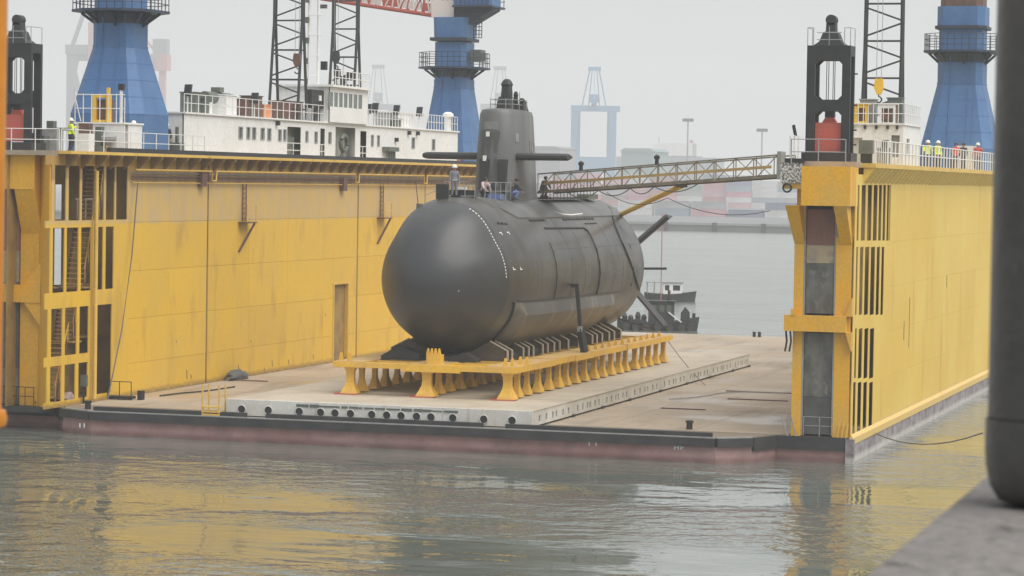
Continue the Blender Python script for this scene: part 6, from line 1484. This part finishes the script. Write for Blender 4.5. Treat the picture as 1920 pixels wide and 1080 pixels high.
# ================================================================== BOATS BEYOND THE DOCK
def boat_hull(b, L_, B_, zs, zb, sheer=0.35):
    st = []
    for k in range(9):
        q = k / 8; x = -L_ / 2 + L_ * q; w = B_ / 2 * (0.72 + 0.28 * math.sin(min(1, q / 0.45) * math.pi / 2)) if q < 0.55 else B_ / 2 * max(0.06, math.cos((q - 0.55) / 0.45 * math.pi / 2) ** 0.7)
        top = zs + sheer * (2 * q - 0.8) ** 2
        st.append([(x + (0.25 if k == 8 else 0), -w, top), (x, -w * 0.7, zb), (x, w * 0.7, zb), (x + (0.25 if k == 8 else 0), w, top)])
    return b.loft(st)
p = onz(1246, 616, WZ); 
t = thing('work_boat', 'dark work boat with black hull just beyond the dock edge', 'boat', (float(p[0]), 243, WZ), rotz=YAW); t.scale = (1.08, 1.1, 1.12)
boat_hull(MB(), 6.6, 2.3, 0.62, -0.5).build('hull', HULLB, t, smooth=40)
MB().box(-0.7, 1.4, -0.8, 0.8, 0.45, 2.3).build('cabin', BOATG, t)
MB().box(-0.85, 1.6, -0.95, 0.95, 2.303, 2.4).build('cabin_roof', BOATG, t)
for x_ in (-0.3, 0.35, 0.95): MB().box(x_ - 0.2, x_ + 0.2, -0.83, -0.803, 1.5, 2.05).build('window', GLASSG, t)
MB().prism([(2.0, 0.5), (2.75, 0.5), (2.7, 1.5), (2.35, 1.9), (2.0, 1.4)], 'y', -0.4, 0.4).build('engine_cover', BOATG, t)
MB().prism([(2.95, 0.6), (3.2, 0.6), (3.2, 1.4), (2.95, 1.4)], 'y', -0.2, 0.2).build('bollard', BLACK, t)
a = MB(); a.beam((0.9, -0.9, 1.5), (2.0, -0.9, 0.7), 0.12); a.build('gangway_plank', RAILW, t)
tm = MB().tube((0, -0.1, 0), (0, 0.1, 0), 0.32, 12).mesh('tyre', RUBBER)
for x_ in (-2.6, -1.8, -1.0, 0.0, 1.0, 2.0, 2.8): inst(tm, 'tyre', t, (x_, -1.22 if abs(x_) < 2.2 else -0.98, 0.3))
MB().box(-3.1, -0.9, -0.6, 0.6, 0.55, 0.85).build('cargo', BOATG, t)
for x_, h_ in ((-2.7, 0.5), (-2.2, 0.35), (-1.6, 0.6), (-1.1, 0.4)): MB().lathe([(0.2, 0), (0.24, h_ * 0.5), (0.12, h_)], (x_, -0.3, 0.852), 8).build('drum', HULLB, t)
MB().tube((1.0, 0.3, 2.4), (1.0, 0.3, 3.2), 0.12, 8).build('funnel', HULLB, t)
MB().tube((0.3, 0, 2.4), (0.3, 0, 9.4), 0.04, 6).build('mast', FARPINK, t)
p = onz(1250, 566, WZ)
t = thing('patrol_boat', 'small grey boat with white cabin passing farther out', 'boat', (float(p[0]), 303, WZ), rotz=YAW)
boat_hull(MB(), 5.6, 2.0, 0.85, -0.4, 0.25).build('hull', BOATG, t, smooth=40)
MB().perf('y', -0.7, -0.62, -0.75, 1.4, 0.85, 2.1, [(-0.55, -0.05, 1.25, 1.85), (0.35, 1.15, 1.25, 1.85)]).build('cabin_side', WHITE, t)
MB().box(-0.75, 1.4, -0.3, 0.7, 0.85, 2.09).build('cabin', GLASS, t)
MB().box(-2.6, 1.55, -0.85, 0.85, 2.12, 2.22).build('roof', GREYM, t)
a = MB()
for x_ in (-2.5, -1.7): 
    for y_ in (-0.75, 0.75): a.tube((x_, y_, 0.8), (x_, y_, 2.12), 0.03, 5)
a.build('awning_post', GREYM, t)

# ================================================================== FAR SHORE: containers, cranes, ship, lamps
CCOL = {'dull red': (0.42, 0.07, 0.07), 'magenta': (0.52, 0.09, 0.18), 'pink': (0.55, 0.22, 0.28), 'dark blue': (0.04, 0.09, 0.22), 'blue grey': (0.14, 0.22, 0.32), 'white': (0.6, 0.6, 0.6), 'grey': (0.28, 0.29, 0.31), 'green': (0.07, 0.2, 0.17), 'brown': (0.22, 0.1, 0.08)}
cmesh = {}
def cont_mesh(cn):
    if cn in cmesh: return cmesh[cn]
    b = MB(); L_ = 6.06
    n = 24; top = []
    pts_ = []
    for i in range(n + 1):
        x = -L_ + 0.2 + (2 * L_ - 0.4) * i / n; pts_.append((x, -1.2 + (0.05 if i % 2 else 0.0)))
    poly = pts_ + [(L_ - 0.2, 1.2), (-L_ + 0.2, 1.2)]
    b.prism(poly, 'z', 0.12, 2.48)
    cc = tuple(0.62 * c + 0.38 * 0.42 for c in CCOL[cn]); M_ = mat('haze paled container ' + cn, cc, 0.6, col2=tuple(min(1, c * 1.2) for c in cc), nscale=0.3)  # colours mixed towards grey to paint distance haze into the containers
    cmesh[cn] = (b.mesh('corrugated_body', M_), MB().perf('y', -1.24, 1.24, -L_, L_, 0.01, 2.58, [(-L_ + 0.18, L_ - 0.18, 0.14, 2.46)]).mesh('frame', M_))
    return cmesh[cn]
names = list(CCOL)
ordn = ['first', 'second', 'third', 'fourth', 'fifth', 'sixth', 'seventh', 'eighth', 'ninth', 'tenth', 'eleventh', 'twelfth']
tiern = ['bottom', 'second from bottom', 'third from bottom', 'fourth from bottom', 'fifth from bottom', 'sixth from bottom']
rnd = random.Random(11)
layout = []
for c in range(12):
    n = [4, 5, 6, 6, 5, 6, 6, 4, 6, 6, 5, 5][c]; pool = ['pink', 'magenta', 'grey', 'white', 'blue grey', 'dark blue', 'pink', 'dull red', 'white', 'brown'] if c not in (7, 10, 11) else ['white', 'grey', 'blue grey', 'grey', 'white', 'green']
    layout.append([rnd.choice(pool) for _ in range(n)])
for c, tiers in enumerate(layout):
    xq = float(ony(962 + c * 47, 420, 1300)[0])
    for k, cn in enumerate(tiers):
        t = thing('shipping_container', '%s container, %s in the %s stack from left on far quay' % (cn, tiern[k], ordn[c]), 'container', (xq + rnd.uniform(-0.3, 0.3), 1300 + (c % 3) * 1.5, 1.02 + 2.6 * k), 'containers stacked on the far quay', rotz=0.0, local=True)
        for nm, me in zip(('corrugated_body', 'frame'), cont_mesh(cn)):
            ob = bpy.data.objects.new(nm, me); COL.objects.link(ob); ob.parent = t
for c in range(9):
    xq = float(ony(985 + c * 69, 425, 930)[0])
    for k in range(2 if c not in (2, 6) else 1):
        cn = ['grey', 'white', 'blue grey', 'dark blue', 'grey', 'pink', 'blue grey', 'grey', 'dark blue', 'white'][(c * 3 + k * 2) % 10]
        t = thing('shipping_container', '%s container, %s tier, %s from left in low row near quay edge' % (cn, ('lower', 'upper')[k], ordn[c]), 'container', (xq, 930, 1.02 + 2.6 * k), 'containers in the low row at the far quay edge', local=True)
        for nm, me in zip(('corrugated_body', 'frame'), cont_mesh(cn)):
            ob = bpy.data.objects.new(nm, me); COL.objects.link(ob); ob.parent = t
# quay cranes
def quay_crane(label, px, y, mt, pxw, py_beam, py_top):
    x = float(ony(px, 300, y)[0]); rz = math.atan2(-x, y); dist = math.hypot(x, y); k = dist / FPX
    hw = pxw / 2 * k; zb = zy(px, py_beam, y) - 1.0; zt = zy(px, py_top, y) - 1.0
    t = thing('quay_crane', label, 'crane', (x, y, 1.0), 'hazy container cranes on the far quay', rotz=rz)
    for s_ in (-1, 1):
        for d_ in (0, 1):
            c = s_ * hw * (1.0 - 0.17 * d_); MB().box(c - 5.5 * k, c + 5.5 * k, d_ * 18, d_ * 18 + 2.0, 0, zb).build('leg', mt, t)
        MB().beam((s_ * hw, 1, 12), (s_ * hw * 0.85, 18, zb - 3), 1.3).build('diagonal_brace', mt, t)
        MB().beam((s_ * hw * 0.62, 1, zb + 2.2), (s_ * 4.5 * k * 2, 4, zt), 0.8).build('a_frame_leg', mt, t)
        MB().beam((s_ * hw * 0.3, 18, zb + 2.2), (s_ * 4.5 * k, 4, zt), 0.6).build('a_frame_stay', mt, t)
    for d_ in (0, 18): MB().box(-hw - 6 * k, hw + 12 * k, d_ - 0.3, d_ + 2.4, zb + 0.01, zb + 10 * k).build('portal_beam', mt, t)
    MB().box(-hw, hw, -0.2, 2.2, zb * 0.28, zb * 0.28 + 30 * k).build('sill_beam', mt, t)
    MB().box(-5 * k, 5 * k, -50, 40, zb + 10 * k + 0.05, zb + 17 * k).build('boom', mt, t)
    MB().box(-9 * k, 9 * k, 12, 24, zb + 17.1 * k, zb + 32 * k).build('machinery_house', mt, t)
    MB().box(-12 * k, 12 * k, 3, 5.5, zt, zt + 7 * k).build('apex_beam', mt, t)
    MB().beam((0, 4, zt), (0, -46, zb + 17 * k), 0.5).build('fore_stay', mt, t)
    return t
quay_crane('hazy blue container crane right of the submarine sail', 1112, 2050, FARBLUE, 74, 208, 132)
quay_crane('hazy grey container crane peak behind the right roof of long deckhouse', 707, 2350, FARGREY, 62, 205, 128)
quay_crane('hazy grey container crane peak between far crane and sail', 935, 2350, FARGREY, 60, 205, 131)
# portal crane at the left, partly behind the large blue crane
y = 2000; x0, x1 = float(ony(124, 200, y)[0]), float(ony(292, 200, y)[0]); k = math.hypot(x0, y) / FPX
t = thing('goliath_crane', 'hazy grey portal crane behind the large blue crane', 'crane', ((x0 + x1) / 2, y, 1.0))
za = zy(130, 102, y)
MB().box(x0, x0 + 14 * k, y, y + 4, 1.0, za).build('leg', FARGREY, t)
MB().prism([(x0 + 14.1 * k, za), (x0 + 24 * k, za), (x0 + 18 * k, za - 30 * k), (x0 + 34 * k, za - 90 * k), (x0 + 14.1 * k, za - 60 * k)], 'y', y, y + 3).build('knee', FARGREY, t)
MB().box(x0 - 2 * k, x0 + 42 * k, y - 1, y + 5, za + 0.01, za + 18 * k).build('girder', FARGREY, t)
MB().beam((x0 + 10 * k, y + 2, za + 18 * k), (x0 + 30 * k, y + 2, za + 72 * k), 6 * k).build('jib', FARGREY, t)
MB().beam((x0 + 48 * k, y + 2, za - 20 * k), (x0 + 48 * k, y + 2, za + 60 * k), 10 * k).build('tower', FARPINK, t)
MB().box(x0 + 14 * k, x1, y + 1, y + 3, za - 12 * k, za - 0.1).build('cross_girder', FARGREY, t)
t = thing('jib_crane', 'hazy pinkish crane top to the right of large blue crane', 'crane', (x1, y + 8, 1.0))
zt = zy(290, 72, y)
MB().box(x1 - 16 * k, x1 + 12 * k, y + 8, y + 14, zt - 28 * k, zt).build('house', FARGREY, t)
MB().box(x1 - 22 * k, x1 + 14 * k, y + 7, y + 15, zt - 58 * k, zt - 28.1 * k).build('cab', FARPINK, t)
MB().box(x1 - 4 * k, x1 + 8 * k, y + 9, y + 12, 1.0, zt - 58.1 * k).build('column', FARPINK, t)
MB().beam((x1 - 16 * k, y + 11, zt - 20 * k), (x1 - 60 * k, y + 11, zt + 30 * k), 4 * k).build('jib', FARPINK, t)
# lamp masts
for px, pyt, lb in ((1290, 228, 'hazy tall lamp mast above the gangway, left of two'), (1429, 247, 'hazy tall lamp mast above the gangway, right of two')):
    yy = 1500; p = ony(px, pyt, yy); x, z = float(p[0]), float(p[2])
    t = thing('lamp_mast', lb, 'lamp mast', (x, yy, 1.0), 'lamp masts on the far quay')
    MB().tube((x, yy, 1.0), (x, yy, z), 0.5, 8, 0.4).build('pole', FARGREY, t)
    MB().box(x - 3.0, x + 3.0, yy - 0.8, yy + 0.8, z, z + 1.7).build('lamp_head', BLACK, t)
# moored ship and shed on the far shore
y = 1800; x0, x1 = float(ony(1210, 290, y)[0]), float(ony(1305, 290, y)[0])
zz0, zz1 = zy(1260, 292, y), zy(1260, 268, y)
t = thing('ship_superstructure', 'hazy pale ship superstructure above the gangway', 'ship', ((x0 + x1) / 2, y, 0))
MB().box(x0 - 20, x1 + 14, y, y + 24, -2, zz0 - 1.0).build('hull', mat('far hull paint', (0.3, 0.32, 0.35), 0.6), t)
MB().box(x0, x1, y + 1, y + 20, zz0 - 0.99, zz0).build('deck', FARGREY, t)
MB().perf('y', y + 2, y + 2.4, x0 + 5, x1 - 3, zz0 + 0.01, zz1, [(x0 + 7 + q * 2.2, x0 + 8 + q * 2.2, zz0 + 1.6, zz0 + 2.6) for q in range(3)]).build('bridge_front', WHITE, t)
MB().box(x0 + 5, x1 - 3, y + 3, y + 14, zz0 + 0.01, zz1 - 0.05).build('bridge_house', GREYM, t)
MB().box(x0 + 8, x0 + 8.4, y + 4, y + 4.4, zz1, zz1 + 4).build('ship_mast', FARGREY, t)
MB().box(x1 - 6, x1 - 4, y + 6, y + 9, zz1, zz1 + 2.2).build('funnel', FARPINK, t)
x0, x1 = float(ony(1165, 290, 1700)[0]), float(ony(1225, 290, 1700)[0]); zz1 = zy(1200, 278, 1700)
t = thing('quay_shed', 'hazy green grey shed left of the pale ship', 'shed', ((x0 + x1) / 2, 1700, 1.0))
MB().box(x0, x1, 1700, 1740, 1.0, zz1 - 2).build('wall', mat('far shed', (0.16, 0.26, 0.26), 0.7), t)
MB().prism([(x0 - 1, zz1 - 1.99), (x1 + 1, zz1 - 1.99), (x1 - 2, zz1), (x0 + 2, zz1)], 'y', 1699, 1741).build('roof', mat('far shed', (0.16, 0.26, 0.26), 0.7), t)
x0, x1 = float(ony(1000, 290, 1800)[0]), float(ony(1050, 290, 1800)[0]); zz1 = zy(1020, 274, 1800)
t = thing('quay_shed', 'hazy pale warehouse just right of the sail plane', 'shed', ((x0 + x1) / 2, 1800, 1.0))
MB().box(x0 - 10, x1, 1800, 1840, 1.0, zz1 - 1.5).build('wall', FARGREY, t)
MB().prism([(x0 - 11, zz1 - 1.49), (x1 + 1, zz1 - 1.49), (x1 - 3, zz1), (x0 - 8, zz1)], 'y', 1799, 1841).build('roof', FARQ, t)

# ================================================================== NEAR THE CAMERA
led = MB().prism([(-0.302, -1.5), (-0.336, 2.95), (2.2, 2.95), (2.2, -1.5)], 'z', 11.35, 11.72).build('concrete_parapet', CONC, None, (0.9, 0.7, 11.35))
tag(led, 'rough concrete parapet edge in the lower right corner', 'parapet')
MB().prism([(-0.2, -1.5), (-0.2, 2.8), (2.1, 2.8), (2.1, -1.5)], 'z', -2.0, 11.349).build('wall_below', CONC, led)
pc = onz(1958, 950, 11.72)
pr_ = 0.052
t = thing('railing_post', 'dark grey rounded post standing on the concrete parapet', 'post', (float(pc[0]), float(pc[1]), 11.72))
MB().lathe([(pr_ * 0.55, 0.002), (pr_ * 0.78, 0.006), (pr_ * 0.93, 0.018), (pr_ * 1.0, 0.036), (pr_ * 1.02, 0.05), (pr_ * 1.02, 0.078)], (float(pc[0]), float(pc[1]), 11.72), 40).build('foot', POST, t, smooth=60)
MB().lathe([(pr_ * 0.985, 0.079), (pr_ * 0.985, 0.9)], (float(pc[0]), float(pc[1]), 11.72), 40).build('shaft', POST, t, smooth=60)
oc = ony(-22, 100, 2.9); od = ony(-33, 800, 2.9); ox, oz = float(od[0]), float(od[2])
dxz = (float(oc[0]) - ox) / (float(oc[2]) - oz)
t = thing('orange_pole', 'orange painted pole at the left edge of the picture', 'pole', (ox, 2.9, oz))
MB().tube((ox, 2.9, oz), (ox + dxz * (14 - oz), 2.9, 14.0), 0.0215, 24).build('shaft', ORPOLE, t, smooth=60)
MB().lathe([(0.027, -0.004), (0.029, 0.004), (0.027, 0.014)], (ox, 2.9, oz + 0.005), 20).build('collar', ORPOLE, t, smooth=50)
MB().tube((ox, 2.9, oz + 0.03), (ox - 0.5, 2.9, oz + 0.03), 0.02, 12).build('arm', ORPOLE, t, smooth=60)
MB().tube((ox - 0.5, 2.9, -2.0), (ox - 0.5, 2.9, 14.0), 0.04, 12).build('side_post', ORPOLE, t, smooth=60)
# ================================================================== HAZE
hz0 = MB().box(-3000, 1500, -60, 2900, -4.0, 135.0)
hzo = hz0.build('haze', CONC, None, (0, 700, 0), kind='stuff')
HM = bpy.data.materials.new('harbour haze'); HM.use_nodes = True; hn = HM.node_tree.nodes; hn.clear()
ho = hn.new('ShaderNodeOutputMaterial'); pv = hn.new('ShaderNodeVolumePrincipled')
pv.inputs['Color'].default_value = (0.97, 0.985, 1.0, 1); pv.inputs['Density'].default_value = 0.0004; pv.inputs['Anisotropy'].default_value = 0.0
HM.node_tree.links.new(pv.outputs['Volume'], ho.inputs['Volume'])
hzo.data.materials.clear(); hzo.data.materials.append(HM)
hzo['label'] = 'pale harbour haze'
